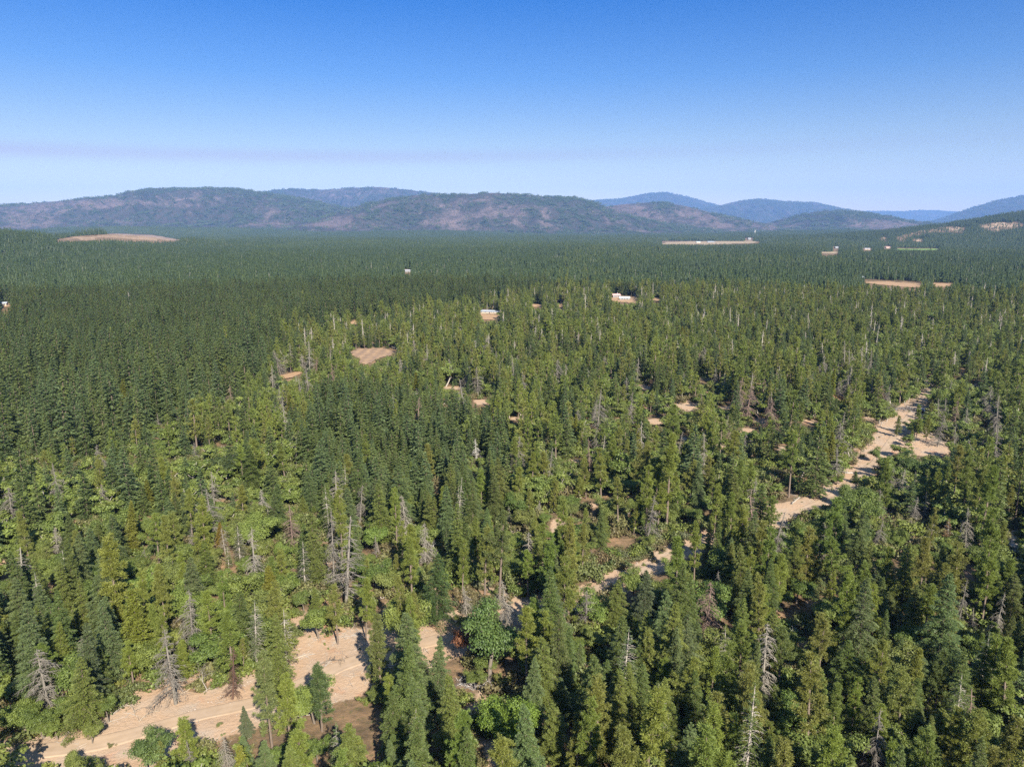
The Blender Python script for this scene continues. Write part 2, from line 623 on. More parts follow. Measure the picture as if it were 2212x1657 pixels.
def bare_oak(seed, h=8, depth=4, thick=1.0):
    r = np.random.default_rng(seed)
    crown, trunk = MB(), MB()

    def grow(p, d, L, rad, k):
        n = 4
        pts = [p]
        dd = d
        for _ in range(n - 1):
            dd = unit(dd + r.normal(0, 0.22, 3) + np.array([0, 0, 0.06]))
            pts.append(pts[-1] + dd * L / (n - 1))
        (trunk if k == depth else crown).tube(pts, np.linspace(rad, rad * 0.55, n), 5 if k >= depth - 1 else 3)
        if k > 0:
            for _ in range(r.integers(2, 4)):
                nd = unit(dd + rand_dirs(r, 1)[0] * 0.85)
                nd[2] = max(nd[2], -0.15)
                grow(pts[-1], nd, L * r.uniform(0.55, 0.85), max(rad * 0.55, 0.022), k - 1)

    grow(np.zeros(3), unit(np.array([r.normal(0, 0.1), r.normal(0, 0.1), 1.0])), h * 0.36, 0.2 * thick, depth)
    return crown, trunk


def shrub(seed, Rm=1.1, h=1.2, n=760, ls=0.11, lw=0.07):
    r = np.random.default_rng(seed)
    mb = MB()
    k = 7
    cs = np.stack([r.normal(0, Rm * 0.45, k), r.normal(0, Rm * 0.45, k), r.uniform(0.25, 0.7, k) * h], 1)
    for i in range(k):
        mb.tube([(cs[i, 0] * 0.1, cs[i, 1] * 0.1, 0), cs[i] * [0.6, 0.6, 0.6], cs[i]], [0.04, 0.03, 0.012], 3, mat=1)
        m = n // k
        d = rand_dirs(r, m)
        c = cs[i] + d * (r.uniform(0.2, 1.0, m) * Rm * 0.55)[:, None] * [1, 1, 0.75]
        c[:, 2] = np.maximum(c[:, 2], 0.04)
        nv = unit(d + r.normal(0, 0.6, (m, 3)))
        u = unit(np.cross(nv, rand_dirs(r, m)))
        kk = r.uniform(0.7, 1.4, m)
        mb.quads(cards(c, u, np.cross(nv, u), lw * kk, ls * kk), np.clip(r.normal(0.45, 0.22, m), 0, 1))
    return mb


# ------------------------------------------------------------------ objects
def tag(o, label=None, cat=None, group=None, kind=None):
    if label:
        o['label'] = label
    if cat:
        o['category'] = cat
    if group:
        o['group'] = group
    if kind:
        o['kind'] = kind
    return o


def link(name, data, parent=None):
    o = bpy.data.objects.new(name, data)
    C.objects.link(o)
    if parent is not None:
        o.parent = parent
    return o


def raw_mesh(name, verts, faces, mats):
    me = bpy.data.meshes.new(name)
    me.from_pydata([tuple(v) for v in verts], [], [tuple(f) for f in faces])
    for m in mats:
        me.materials.append(m)
    me.update()
    return me

# ================================================================== TERRAIN
# bare soil of the cut strip, as read off the photograph and laid on the ground
CUT_FAR = [(-60, 1606), (120, 1600), (236, 1572), (246, 1512), (330, 1480), (430, 1496), (530, 1468), (575, 1430), (628, 1392), (690, 1362), (760, 1362),
           (900, 1336), (1000, 1292), (1130, 1284), (1232, 1262), (1322, 1228), (1400, 1194), (1470, 1160), (1560, 1122), (1668, 1088), (1758, 1066),
           (1795, 1040), (1828, 1000), (1878, 948), (1926, 892), (1956, 866), (1985, 832), (2005, 790), (2060, 745)]
CUT_NEAR = [(2085, 745), (2040, 800), (2030, 850), (2008, 886), (1985, 925), (2060, 966), (2075, 990), (1985, 985), (1938, 995), (1890, 1048), (1806, 1092), (1706, 1142),
            (1544, 1184), (1446, 1228), (1344, 1270), (1264, 1306), (1124, 1376), (1004, 1420), (904, 1446), (770, 1516), (650, 1546), (566, 1578),
            (455, 1606), (330, 1660), (200, 1700), (-60, 1700)]
CUT = [ground_at(*p) for p in CUT_FAR + CUT_NEAR]
SPOTS = [[(1186, 1112), (1212, 1108), (1222, 1140), (1190, 1150)], [(1440, 872), (1500, 862), (1520, 876), (1470, 890)], [(1024, 1486), (1050, 1490), (1052, 1560), (1018, 1560)],
         [(1040, 1600), (1120, 1590), (1140, 1680), (1030, 1680)], [(820, 1290), (862, 1285), (868, 1345), (830, 1350)], [(0, 1214), (40, 1210), (36, 1236), (0, 1238)],
         [(1670, 1400), (1740, 1385), (1730, 1420), (1680, 1425)], [(300, 1470), (520, 1440), (540, 1480), (320, 1500)], [(625, 1330), (700, 1320), (700, 1380), (620, 1390)],
         [(1025, 1250), (1090, 1230), (1180, 1270), (1090, 1300)], [(1560, 955), (1650, 945), (1650, 965), (1570, 970)], [(2155, 1120), (2190, 1110), (2230, 1250), (2190, 1250)]]
_r = random.Random(5)
OPEN = []
for _c in [(1240, 994), (1352, 1075), (1415, 905), (1480, 945), (1565, 958), (1610, 925), (1645, 908), (1560, 880), (1690, 965), (1748, 910), (1330, 905), (1275, 1085), (1390, 835), (1650, 835), (1520, 820), (1040, 868), (980, 840), (1120, 905), (940, 1265), (700, 1215), (1880, 905), (2140, 920), (2110, 830), (2080, 880), (1760, 1300), (1880, 1240), (660, 1230), (1330, 1300)]:
    _w, _h = _r.uniform(13, 26), _r.uniform(3.5, 6.5)
    OPEN.append([(_c[0] + _w * math.cos(a_) * _r.uniform(0.7, 1.2), _c[1] + _h * math.sin(a_) * _r.uniform(0.7, 1.2)) for a_ in (0, 0.9, 1.8, 2.7, 3.6, 4.5, 5.4)])
SPOTS = [[ground_at(*p) for p in s] for s in SPOTS + [[(q[0], q[1]) for q in o_] for o_ in OPEN]]
# bare rock and dry grass on the hill to the right, in the photograph's frame
FAR_BARE = [[(1932, 513), (1990, 499), (2050, 488), (2086, 492), (2076, 503), (2052, 499), (2010, 501), (1960, 509)], [(1900, 514), (1916, 512), (1918, 520), (1904, 520)],
            [(1938, 516), (1956, 514), (1958, 520), (1940, 521)], [(1972, 517), (1996, 516), (1994, 522), (1974, 521)], [(2112, 486), (2160, 480), (2200, 480), (2212, 486), (2180, 492), (2150, 498), (2128, 492)]]
CLEARCUT = [(118, 519), (160, 511), (250, 505), (330, 508), (392, 519), (340, 521), (255, 517), (180, 519)]


def build_ground():
    r1 = np.arange(58, 430, 1.25)
    r2 = np.geomspace(431.5, 26500, 165)
    rr = np.concatenate([[8, 30], r1, r2])
    a1 = np.arange(-46, 46.01, 0.25)
    aa = np.radians(np.concatenate([np.linspace(-85, -47, 14), a1, np.linspace(47, 85, 14)]))
    Rg, Ag = np.meshgrid(rr, aa, indexing='ij')
    X, Y = Rg * np.sin(Ag), Rg * np.cos(Ag)
    Z = H(X, Y)
    # small bumps of the near ground
    Z = Z + (Rg < 480) * (fbm(X, Y, 7, 3) - 0.5) * 0.5
    nx, ny = X.shape[1], X.shape[0]
    V = np.stack([X, Y, Z], -1).reshape(-1, 3)
    i = np.arange(nx * ny).reshape(ny, nx)
    Fq = np.stack([i[:-1, :-1], i[:-1, 1:], i[1:, 1:], i[1:, :-1]], -1).reshape(-1, 4)[:, ::-1]
    me = bpy.data.meshes.new('ground')
    me.vertices.add(len(V))
    me.vertices.foreach_set('co', V.astype(np.float32).ravel())
    me.loops.add(Fq.size)
    me.loops.foreach_set('vertex_index', Fq.astype(np.int32).ravel())
    me.polygons.add(len(Fq))
    me.polygons.foreach_set('loop_start', np.arange(0, Fq.size, 4, dtype=np.int32))
    me.polygons.foreach_set('use_smooth', np.ones(len(Fq), bool))
    x, y = V[:, 0], V[:, 1]
    bare = np.zeros(len(V))
    near = (np.hypot(x, y) < 700) & (y > 0)
    wob = (fbm(x[near], y[near], 9, 4) - 0.5) * 7
    d = sdist(x[near], y[near], CUT) + wob
    b = np.clip(0.5 - d / 2.5, 0, 1)
    for s in SPOTS:
        d = sdist(x[near], y[near], s) + wob * 0.8
        b = np.maximum(b, np.clip(0.5 - d / 3, 0, 1) * 0.9)
    bare[near] = b
    far = (~near) & (y > 1500)
    xd, yd = project(x[far], y[far], V[far, 2])
    b = np.zeros(far.sum())
    for s in FAR_BARE + [CLEARCUT]:
        b = np.maximum(b, inside(xd, yd, s) * np.where(fbm(x[far], y[far], 90, 3) > 0.40, 0.66 if s is not CLEARCUT else 0.50, 0.2 if s is not CLEARCUT else 0.42))
    bare[far] = b
    a = me.attributes.new('bare', 'FLOAT', 'POINT')
    a.data.foreach_set('value', bare.astype(np.float32))
    me.update(calc_edges=True)

    m, n, l = new_mat('forest_floor')
    out = n.new('ShaderNodeOutputMaterial')
    bs = n.new('ShaderNodeBsdfPrincipled')
    bs.inputs['Roughness'].default_value = 0.95
    bs.inputs['Specular IOR Level'].default_value = 0.1
    t = n.new('ShaderNodeTexCoord')

    def nz_(scale, det=5, rough=0.6):
        q = n.new('ShaderNodeTexNoise')
        q.inputs['Scale'].default_value = scale
        q.inputs['Detail'].default_value = det
        q.inputs['Roughness'].default_value = rough
        l.new(t.outputs['Object'], q.inputs['Vector'])
        return q.outputs['Fac']

    def rng_(v, a_, b_):
        q = n.new('ShaderNodeMapRange')
        q.inputs['From Min'].default_value = a_
        q.inputs['From Max'].default_value = b_
        l.new(v, q.inputs[0])
        return q.outputs[0]

    floor = mix_rgb(n, l, rng_(nz_(0.35), 0.35, 0.65), (0.080, 0.058, 0.036), (0.19, 0.125, 0.07))
    floor = mix_rgb(n, l, rng_(nz_(0.09), 0.50, 0.68), floor, (0.32, 0.195, 0.11))
    floor = mix_rgb(n, l, rng_(nz_(1.1), 0.55, 0.75), floor, (0.060, 0.070, 0.025))
    soil = mix_rgb(n, l, rng_(nz_(0.055, 4), 0.38, 0.62), (0.375, 0.262, 0.172), (0.355, 0.236, 0.148))
    soil = mix_rgb(n, l, rng_(nz_(0.16, 6), 0.48, 0.66), soil, (0.345, 0.262, 0.19))
    soil = mix_rgb(n, l, rng_(nz_(0.10, 4), 0.60, 0.72), soil, (0.34, 0.17, 0.095))
    soil = mix_rgb(n, l, rng_(nz_(1.7, 6, 0.75), 0.56, 0.74), soil, (0.25, 0.175, 0.10))
    soil = mix_rgb(n, l, rng_(nz_(4.5, 4, 0.75), 0.62, 0.72), soil, (0.15, 0.115, 0.07))
    at = n.new('ShaderNodeAttribute')
    at.attribute_name = 'bare'
    edge = nmath(n, l, 'ADD', at.outputs['Fac'], nmath(n, l, 'MULTIPLY', nmath(n, l, 'SUBTRACT', nz_(0.9, 5), 0.5), 0.9))
    col = mix_rgb(n, l, rng_(edge, 0.35, 0.65), floor, soil)
    l.new(col, bs.inputs['Base Color'])
    bp = n.new('ShaderNodeBump')
    bp.inputs['Strength'].default_value = 0.7
    bp.inputs['Distance'].default_value = 0.35
    l.new(nz_(1.3, 8, 0.7), bp.inputs['Height'])
    l.new(bp.outputs[0], bs.inputs['Normal'])
    l.new(bs.outputs[0], out.inputs['Surface'])
    me.materials.append(m)
    o = link('ground', me)
    tag(o, 'dry forest ground of brown litter, with bare tan soil in the cut strip', 'ground', kind='structure')
    return o


build_ground()


def soil_material(name, c1, c2, c3, scale=0.3, stripe=None):
    m, n, l = new_mat(name)
    out = n.new('ShaderNodeOutputMaterial')
    bs = n.new('ShaderNodeBsdfPrincipled')
    bs.inputs['Roughness'].default_value = 0.95
    bs.inputs['Specular IOR Level'].default_value = 0.1
    t = n.new('ShaderNodeTexCoord')
    cs = []
    for s, d_ in ((scale, 5), (scale * 4, 6)):
        q = n.new('ShaderNodeTexNoise')
        q.inputs['Scale'].default_value = s
        q.inputs['Detail'].default_value = d_
        q.inputs['Roughness'].default_value = 0.65
        l.new(t.outputs['Object'], q.inputs['Vector'])
        r_ = n.new('ShaderNodeMapRange')
        r_.inputs['From Min'].default_value = 0.38
        r_.inputs['From Max'].default_value = 0.66
        l.new(q.outputs['Fac'], r_.inputs[0])
        cs.append(r_.outputs[0])
    col = mix_rgb(n, l, cs[0], c1, c2)
    col = mix_rgb(n, l, nmath(n, l, 'MULTIPLY', cs[1], 0.6), col, c3)
    ra = n.new('ShaderNodeAttribute')
    ra.attribute_name = 'rut'
    col = mix_rgb(n, l, nmath(n, l, 'MULTIPLY', ra.outputs['Fac'], 0.2), col, tuple(min(1, v * 1.28) for v in c1))
    if stripe:
        wv = n.new('ShaderNodeTexWave')
        wv.inputs['Scale'].default_value = stripe
        wv.inputs['Distortion'].default_value = 1.5
        l.new(t.outputs['Object'], wv.inputs['Vector'])
        col = mix_rgb(n, l, nmath(n, l, 'MULTIPLY', wv.outputs['Fac'], 0.4), col, c3)
    l.new(col, bs.inputs['Base Color'])
    l.new(bs.outputs[0], out.inputs['Surface'])
    return m


# the graded track along the cut strip
def near_z(x, y):
    return H(x, y) + (fbm(x, y, 7, 3) - 0.5) * 0.5


def ribbon(name, line, width, mat, label, lift=0.10):
    P = np.array([ground_at(*p) for p in line])
    pts = []
    for i in range(len(P) - 1):
        n_ = max(2, int(np.linalg.norm(P[i + 1] - P[i]) / 1.2))
        for k in range(n_):
            pts.append(P[i] + (P[i + 1] - P[i]) * k / n_)
    pts = np.array(pts)
    for _ in range(25):
        pts[1:-1] = 0.25 * pts[:-2] + 0.5 * pts[1:-1] + 0.25 * pts[2:]
    T = unit(np.gradient(pts, axis=0))
    N = np.stack([-T[:, 1], T[:, 0]], 1)
    nc = 21
    V, Fq, RUT = [], [], []
    wv = width * (0.85 + 0.3 * fbm(pts[:, 0], pts[:, 1], 12, 3))
    for j in range(nc):
        o = (j / (nc - 1) - 0.5)
        edge = (0.35 * (fbm(pts[:, 0] + 9 * j, pts[:, 1], 2.5, 2) - 0.5)) if j in (0, nc - 1) else 0
        q = pts + N * ((o * wv + edge)[:, None])
        z = near_z(q[:, 0], q[:, 1]) + lift - 0.10 * (abs(o) > 0.45)
        V.append(np.stack([q[:, 0], q[:, 1], z], 1))
        RUT.append(np.exp(-((abs(o) - 0.22) / 0.08) ** 2) * (0.5 + fbm(pts[:, 0], pts[:, 1], 6, 2)) + 0 * z)
    V = np.stack(V, 1)
    n_ = len(pts)
    idx = np.arange(n_ * nc).reshape(n_, nc)
    Fq = np.stack([idx[:-1, :-1], idx[1:, :-1], idx[1:, 1:], idx[:-1, 1:]], -1).reshape(-1, 4)[:, ::-1]
    me = raw_mesh(name, V.reshape(-1, 3), Fq, [mat])
    a = me.attributes.new('rut', 'FLOAT', 'POINT')
    a.data.foreach_set('value', np.stack(RUT, 1).astype(np.float32).ravel())
    me.polygons.foreach_set('use_smooth', np.ones(len(me.polygons), bool))
    o = link(name, me)
    tag(o, label, 'road', kind='structure')
    return o


M_ROAD = soil_material('graded_dirt', (0.345, 0.255, 0.178), (0.36, 0.252, 0.158), (0.26, 0.19, 0.128), 0.12)
ribbon('dirt_road', [(-80, 1634), (60, 1626), (180, 1618), (300, 1590), (400, 1552), (500, 1536), (600, 1512), (690, 1462), (760, 1428), (850, 1402), (960, 1378),
                     (1100, 1330), (1240, 1282), (1330, 1250), (1420, 1212), (1540, 1158), (1690, 1122), (1780, 1086), (1850, 1036), (1900, 990), (1945, 930), (1985, 880), (2018, 830), (2050, 770)],
       3.6, M_ROAD, 'pale tan dirt track winding through the cut strip between the trees')
ribbon('path', [(2150, 1070), (2172, 1120), (2188, 1170), (2215, 1240)], 4.0, soil_material('grey_gravel', (0.34, 0.31, 0.28), (0.28, 0.25, 0.22), (0.22, 0.19, 0.16), 0.3),
       'shaded grey gravel track in a dark gap by the picture\'s right edge')


def field(name, poly_d, mat, label, lift=0.5, n=26):
    G = np.array([ground_at(*p) for p in poly_d])
    x0, y0 = G.min(0)
    x1, y1 = G.max(0)
    xs, ys = np.linspace(x0, x1, n), np.linspace(y0, y1, n)
    X, Y = np.meshgrid(xs, ys, indexing='ij')
    step = max(x1 - x0, y1 - y0) / n
    ins = sdist(X, Y, [tuple(g) for g in G]) < step * (0.1 + 0.8 * (fbm(X, Y, step * 4, 2) - 0.5))
    Z = H(X, Y) + lift
    V = np.stack([X, Y, Z], -1).reshape(-1, 3)
    idx = np.arange(n * n).reshape(n, n)
    keep = ins[:-1, :-1] & ins[1:, :-1] & ins[1:, 1:] & ins[:-1, 1:]
    Fq = np.stack([idx[:-1, :-1], idx[1:, :-1], idx[1:, 1:], idx[:-1, 1:]], -1)[keep]
    used = np.unique(Fq)
    re = np.zeros(n * n, int)
    re[used] = np.arange(len(used))
    o = link(name, raw_mesh(name, V[used], re[Fq], [mat]))
    tag(o, label, 'field', kind='structure')
    return o


M_DRY = soil_material('dry_grass', (0.36, 0.235, 0.135), (0.32, 0.195, 0.108), (0.24, 0.155, 0.09), 0.06)
M_ROWS = soil_material('dry_rows', (0.36, 0.235, 0.135), (0.33, 0.21, 0.12), (0.13, 0.095, 0.08), 0.06, 0.05)
M_GREENF = soil_material('irrigated_grass', (0.14, 0.22, 0.05), (0.11, 0.19, 0.04), (0.18, 0.24, 0.07), 0.02)
M_PALE = soil_material('stubble', (0.33, 0.25, 0.155), (0.30, 0.215, 0.13), (0.22, 0.17, 0.10), 0.01)
FIELDS = [
    ([(748, 756), (798, 750), (830, 750), (868, 763), (848, 768), (815, 778), (790, 793), (772, 788)], M_ROWS, 'small dry field with dark planted rows among the trees', 0.45),
    ([(594, 813), (650, 802), (656, 807), (630, 817), (598, 821)], M_DRY, 'sliver of dry tan grass beside grey snags', 0.45),
    ([(1034, 676), (1090, 680), (1080, 692), (1030, 690)], M_DRY, 'tan yard in front of the long metal shed', 0.5),
    ([(1146, 657), (1220, 656), (1220, 664), (1150, 664)], M_DRY, 'two glimpses of dry grass between conifers', 0.5),
    ([(1300, 641), (1440, 645), (1440, 652), (1390, 660), (1350, 655), (1300, 650)], M_DRY, 'dry orange meadow around the white farmhouse', 0.5),
    ([(1856, 607), (1900, 606), (1980, 610), (2062, 611), (2062, 616), (2000, 622), (1950, 620), (1880, 613)], M_DRY, 'long tan meadow in front of a straight conifer edge', 0.6),
    ([(1424, 523.5), (1500, 522.5), (1640, 523.5), (1640, 528), (1500, 531), (1424, 529)], M_PALE, 'wide pale hay field far out on the valley floor', 1.0),
    ([(1770, 545), (1812, 544.5), (1812, 549), (1772, 549.5)], M_PALE, 'small tan field near a white farm building', 1.0),
    ([(1935, 537.5), (2030, 538), (2030, 540.5), (1935, 540)], M_GREENF, 'thin bright green irrigated meadow below the rocky hill', 1.0),
    ([(0, 656), (24, 655), (26, 666), (0, 668)], M_DRY, 'patch of tan yard at the picture\'s left edge', 0.5),
    ([(756, 694), (800, 696), (800, 702), (756, 701)], M_DRY, 'thin strip of red soil under tall conifers', 0.5),
]
for i, (poly, mt, lab, lf) in enumerate(FIELDS):
    field('field', poly, mt, lab, lf)

# ================================================================== MOUNTAINS
M_MTN, _n, _l = new_mat('burnt_mountainside')
_o = _n.new('ShaderNodeOutputMaterial')
_b = _n.new('ShaderNodeBsdfPrincipled')
_b.inputs['Roughness'].default_value = 0.95
_b.inputs['Specular IOR Level'].default_value = 0.05
_t = _n.new('ShaderNodeTexCoord')


def _nz(s, d=6, r=0.65):
    q = _n.new('ShaderNodeTexNoise')
    q.inputs['Scale'].default_value = s
    q.inputs['Detail'].default_value = d
    q.inputs['Roughness'].default_value = r
    _l.new(_t.outputs['Object'], q.inputs['Vector'])
    return q.outputs['Fac']


def _rg(v, a, b):
    q = _n.new('ShaderNodeMapRange')
    q.inputs['From Min'].default_value = a
    q.inputs['From Max'].default_value = b
    _l.new(v, q.inputs[0])
    return q.outputs[0]


_at = _n.new('ShaderNodeAttribute')
_at.attribute_name = 'bare'
_c = mix_rgb(_n, _l, _rg(_nz(0.02), 0.4, 0.6), (0.026, 0.036, 0.022), (0.052, 0.043, 0.037))
_e = nmath(_n, _l, 'ADD', _at.outputs['Fac'], nmath(_n, _l, 'MULTIPLY', nmath(_n, _l, 'SUBTRACT', _nz(0.022, 9, 0.8), 0.5), 2.2))
_c = mix_rgb(_n, _l, _rg(_e, 0.58, 0.98), _c, (0.125, 0.092, 0.082))
_c = mix_rgb(_n, _l, _rg(_nz(0.06, 6), 0.50, 0.62), _c, (0.042, 0.038, 0.030))
_l.new(_c, _b.inputs['Base Color'])
_l.new(_b.outputs[0], _o.inputs['Surface'])

RANGES = [
    # ridge line in the photograph, distance of ridge, of foot, bareness, spur size
    ('A', [(-260, 452), (-80, 446), (0, 440), (60, 437), (130, 431), (240, 420), (330, 405), (430, 403), (510, 404), (560, 412), (640, 424), (690, 433), (740, 446), (800, 462), (900, 485)], 9200, 6900, 0.42, 0.35),
    ('A2', [(480, 425), (560, 413), (600, 408), (640, 406), (700, 408), (760, 403), (830, 402), (880, 408), (940, 415), (1000, 424), (1080, 440)], 14000, 12000, 0.48, 0.3),
    ('B', [(600, 490), (690, 468), (760, 445), (830, 428), (900, 418), (1000, 417), (1060, 413), (1110, 415), (1180, 422), (1240, 424), (1280, 432), (1320, 447), (1400, 470), (1480, 485), (1560, 495)], 7900, 6500, 0.36, 0.3),
    ('C', [(1100, 440), (1170, 424), (1200, 421), (1230, 425), (1270, 432), (1340, 428), (1400, 416), (1440, 414), (1490, 425), (1550, 442), (1620, 458)], 20000, 17500, 0.30, 0.25),
    ('D', [(1200, 476), (1290, 446), (1350, 438), (1400, 434), (1450, 436), (1500, 447), (1560, 462), (1620, 478), (1680, 492)], 8800, 7200, 0.52, 0.3),
    ('E', [(1440, 462), (1540, 445), (1600, 432), (1640, 428), (1700, 433), (1760, 436), (1810, 447), (1860, 456), (1960, 480)], 17000, 14500, 0.36, 0.25),
    ('F', [(1560, 496), (1640, 483), (1700, 467), (1770, 453), (1830, 452), (1890, 460), (1950, 475), (2010, 492)], 8900, 7200, 0.42, 0.3),
    ('G', [(1780, 470), (1870, 455), (1950, 456), (1990, 453), (2030, 454), (2080, 458), (2200, 462)], 24500, 22000, 0.3, 0.2),
    ('H', [(1900, 492), (1990, 484), (2050, 465), (2100, 447), (2150, 432), (2212, 420), (2300, 408), (2420, 398)], 15000, 12000, 0.26, 0.22),
]
MTN_PTS, MTN_NRM, MTN_SP = [], [], []
_boost = [(1060, 462, 26, 22), (1120, 470, 16, 26), (975, 468, 20, 14), (925, 470, 20, 12), (740, 478, 40, 10), (1180, 468, 10, 20), (1370, 458, 40, 16), (1470, 462, 40, 14), (250, 482, 60, 8), (300, 440, 160, 8),
          (620, 485, 60, 6), (80, 478, 60, 8), (60, 455, 90, 12), (1700, 490, 40, 5), (1900, 487, 60, 5)]
for key, line, D, foot, bareness, spur in RANGES:
    L_ = np.array(line, float)
    Zr = np.array([height_for(0, D, y) for _, y in line])
    Xr = (L_[:, 0] - PW / 2) / F * (D * CP - (Zr - CAM_H) * SP)
    x = np.arange(Xr[0], Xr[-1], 26.0)
    zr = np.interp(x, Xr, Zr)
    ks = np.ones(7) / 7
    zr = np.convolve(np.pad(zr, 3, mode='edge'), ks, 'valid') + 9 * (fbm(x, x * 0 + D, 260, 4) - 0.5) * 2
    zr = zr - 14                     # the trees stand on it
    s = np.linspace(-0.02, 1.5, 96)
    Xg, S = np.meshgrid(x, s, indexing='ij')
    Zr2 = np.repeat(zr[:, None], len(s), 1)
    Yg = foot + S * (D - foot)
    wx = Xg + 260 * (fbm(Xg, Yg, 900, 3) - 0.5)
    rid = 0.55 * (1 - np.abs(2 * fbm(wx, Yg * 0.35 + 100, 620, 4) - 1)) + 0.45 * (1 - np.abs(2 * fbm(wx + 77, Yg * 0.5, 210, 3) - 1))
    sc_ = np.clip(S, 0, 1)
    prof = np.where(S <= 1, sc_ ** 1.15, 1 - (S - 1) * 1.6)
    Zg = Zr2 * prof + Zr2 * spur * 1.9 * (rid - 0.62) * np.sin(np.pi * np.clip(S, 0, 1)) + 24 * (fbm(Xg, Yg, 150, 3) - 0.5) * np.sin(np.pi * np.clip(S, 0, 1))
    Zg = np.where(S < 0.0, -6, Zg)
    Zg = Zg - 3
    nx, ny = Xg.shape
    V = np.stack([Xg, Yg, Zg], -1).reshape(-1, 3)
    idx = np.arange(nx * ny).reshape(nx, ny)
    Fq = np.stack([idx[:-1, :-1], idx[1:, :-1], idx[1:, 1:], idx[:-1, 1:]], -1).reshape(-1, 4)
    me = raw_mesh('mountain', V, Fq, [M_MTN])
    me.polygons.foreach_set('use_smooth', np.ones(len(Fq), bool))
    xd, yd = project(Xg, Yg, Zg)
    bare = bareness - 0.04 + 1.1 * (fbm(Xg, Yg, 420, 5) - 0.5) + 0.9 * (fbm(Xg + 999, Yg, 110, 3) - 0.5)
    if key in 'ABDF':
        for bx, by, sx, sy in _boost:
            bare = bare + 0.5 * np.exp(-0.5 * (((xd - bx) / sx) ** 2 + ((yd - by) / sy) ** 2))
    bare = np.clip(bare, 0, 1) * np.clip(S * 9 - 0.1, 0, 1)
    a = me.attributes.new('bare', 'FLOAT', 'POINT')
    a.data.foreach_set('value', bare.astype(np.float32).ravel())
    o = link('mountain', me)
    tag(o, None, 'mountain', kind='structure')
    o['label'] = {'A': 'broad burnt mountain with brown upper slopes, longest of the ridges', 'A2': 'brown ridge showing behind the two broad front mountains',
                  'B': 'rounded forested mountain with pinkish burnt streaks low on its face', 'C': 'blue pointed mountain rising behind the burnt hills',
                  'D': 'brown burnt hill between the streaked mountain and the blue peaks', 'E': 'blue two-humped mountain behind the low burnt hills',
                  'F': 'low rounded burnt hill in front of the two-humped blue mountain', 'G': 'faintest pale blue ridge at the end of the valley',
                  'H': 'long blue slope rising to the picture\'s right edge'}[key]
    # stands of trees on the slope
    nt = int((x[-1] - x[0]) * (D - foot) / 2300)
    ti = rng.random(nt) * (nx - 2)
    tj = rng.random(nt) * 65
    i0, j0 = ti.astype(int), tj.astype(int)
    fi, fj = ti - i0, tj - j0
    bl = lambda A: (A[i0, j0] * (1 - fi) + A[i0 + 1, j0] * fi) * (1 - fj) + (A[i0, j0 + 1] * (1 - fi) + A[i0 + 1, j0 + 1] * fi) * fj
    px, py, pz, pb = bl(Xg), bl(Yg), bl(Zg), bl(bare)
    dzx = (Zg[i0 + 1, j0] - Zg[i0, j0]) / (Xg[i0 + 1, j0] - Xg[i0, j0])
    dzy = (Zg[i0, j0 + 1] - Zg[i0, j0]) / (Yg[i0, j0 + 1] - Yg[i0, j0])
    keep = rng.random(nt) > np.clip((pb - 0.25) * 2.2, 0, 0.90)
    qx, qy = project(px, py, pz)
    keep &= (qx > -60) & (qx < 2280)
    MTN_PTS.append(np.stack([px, py, pz], 1)[keep])
    MTN_NRM.append(np.stack([dzx, dzy], 1)[keep])
    MTN_SP.append(pb[keep])
MTN_PTS, MTN_NRM, MTN_SP = np.concatenate(MTN_PTS), np.concatenate(MTN_NRM), np.concatenate(MTN_SP)

# ------------------------------------------------------------------ the air between here and the mountains
hm, hn, hl = new_mat('haze')
ho = hn.new('ShaderNodeOutputMaterial')
hv = hn.new('ShaderNodeVolumePrincipled')
hv.inputs['Color'].default_value = (0.27, 0.50, 1.0, 1)
hv.inputs['Density'].default_value = 3.7e-5
hv.inputs['Anisotropy'].default_value = 0.0
hl.new(hv.outputs[0], ho.inputs['Volume'])
bx0, bx1, by0, by1, bz0, bz1 = -21000, 21000, -600, 27500, -14, 1500
hme = raw_mesh('haze', [(x, y, z) for x in (bx0, bx1) for y in (by0, by1) for z in (bz0, bz1)],
               [(0, 1, 3, 2), (4, 6, 7, 5), (0, 4, 5, 1), (2, 3, 7, 6), (0, 2, 6, 4), (1, 5, 7, 3)], [hm])
tag(link('haze', hme), 'thin blue summer haze filling the valley air', 'haze', kind='stuff')

#==PART3==
# ================================================================== TREE MODELS
def pair(name, cm_tm, leaf, bark):
    c, t = cm_tm
    h = max(v[:, 2].max() for v in c.v)
    rad = np.percentile(np.concatenate([np.hypot(v[:, 0], v[:, 1]) for v in c.v]), 97)
    return {'crown': c.mesh(name + '_crown', [leaf]), 'trunk': t.mesh(name + '_trunk', [bark]), 'h': h, 'r': rad}


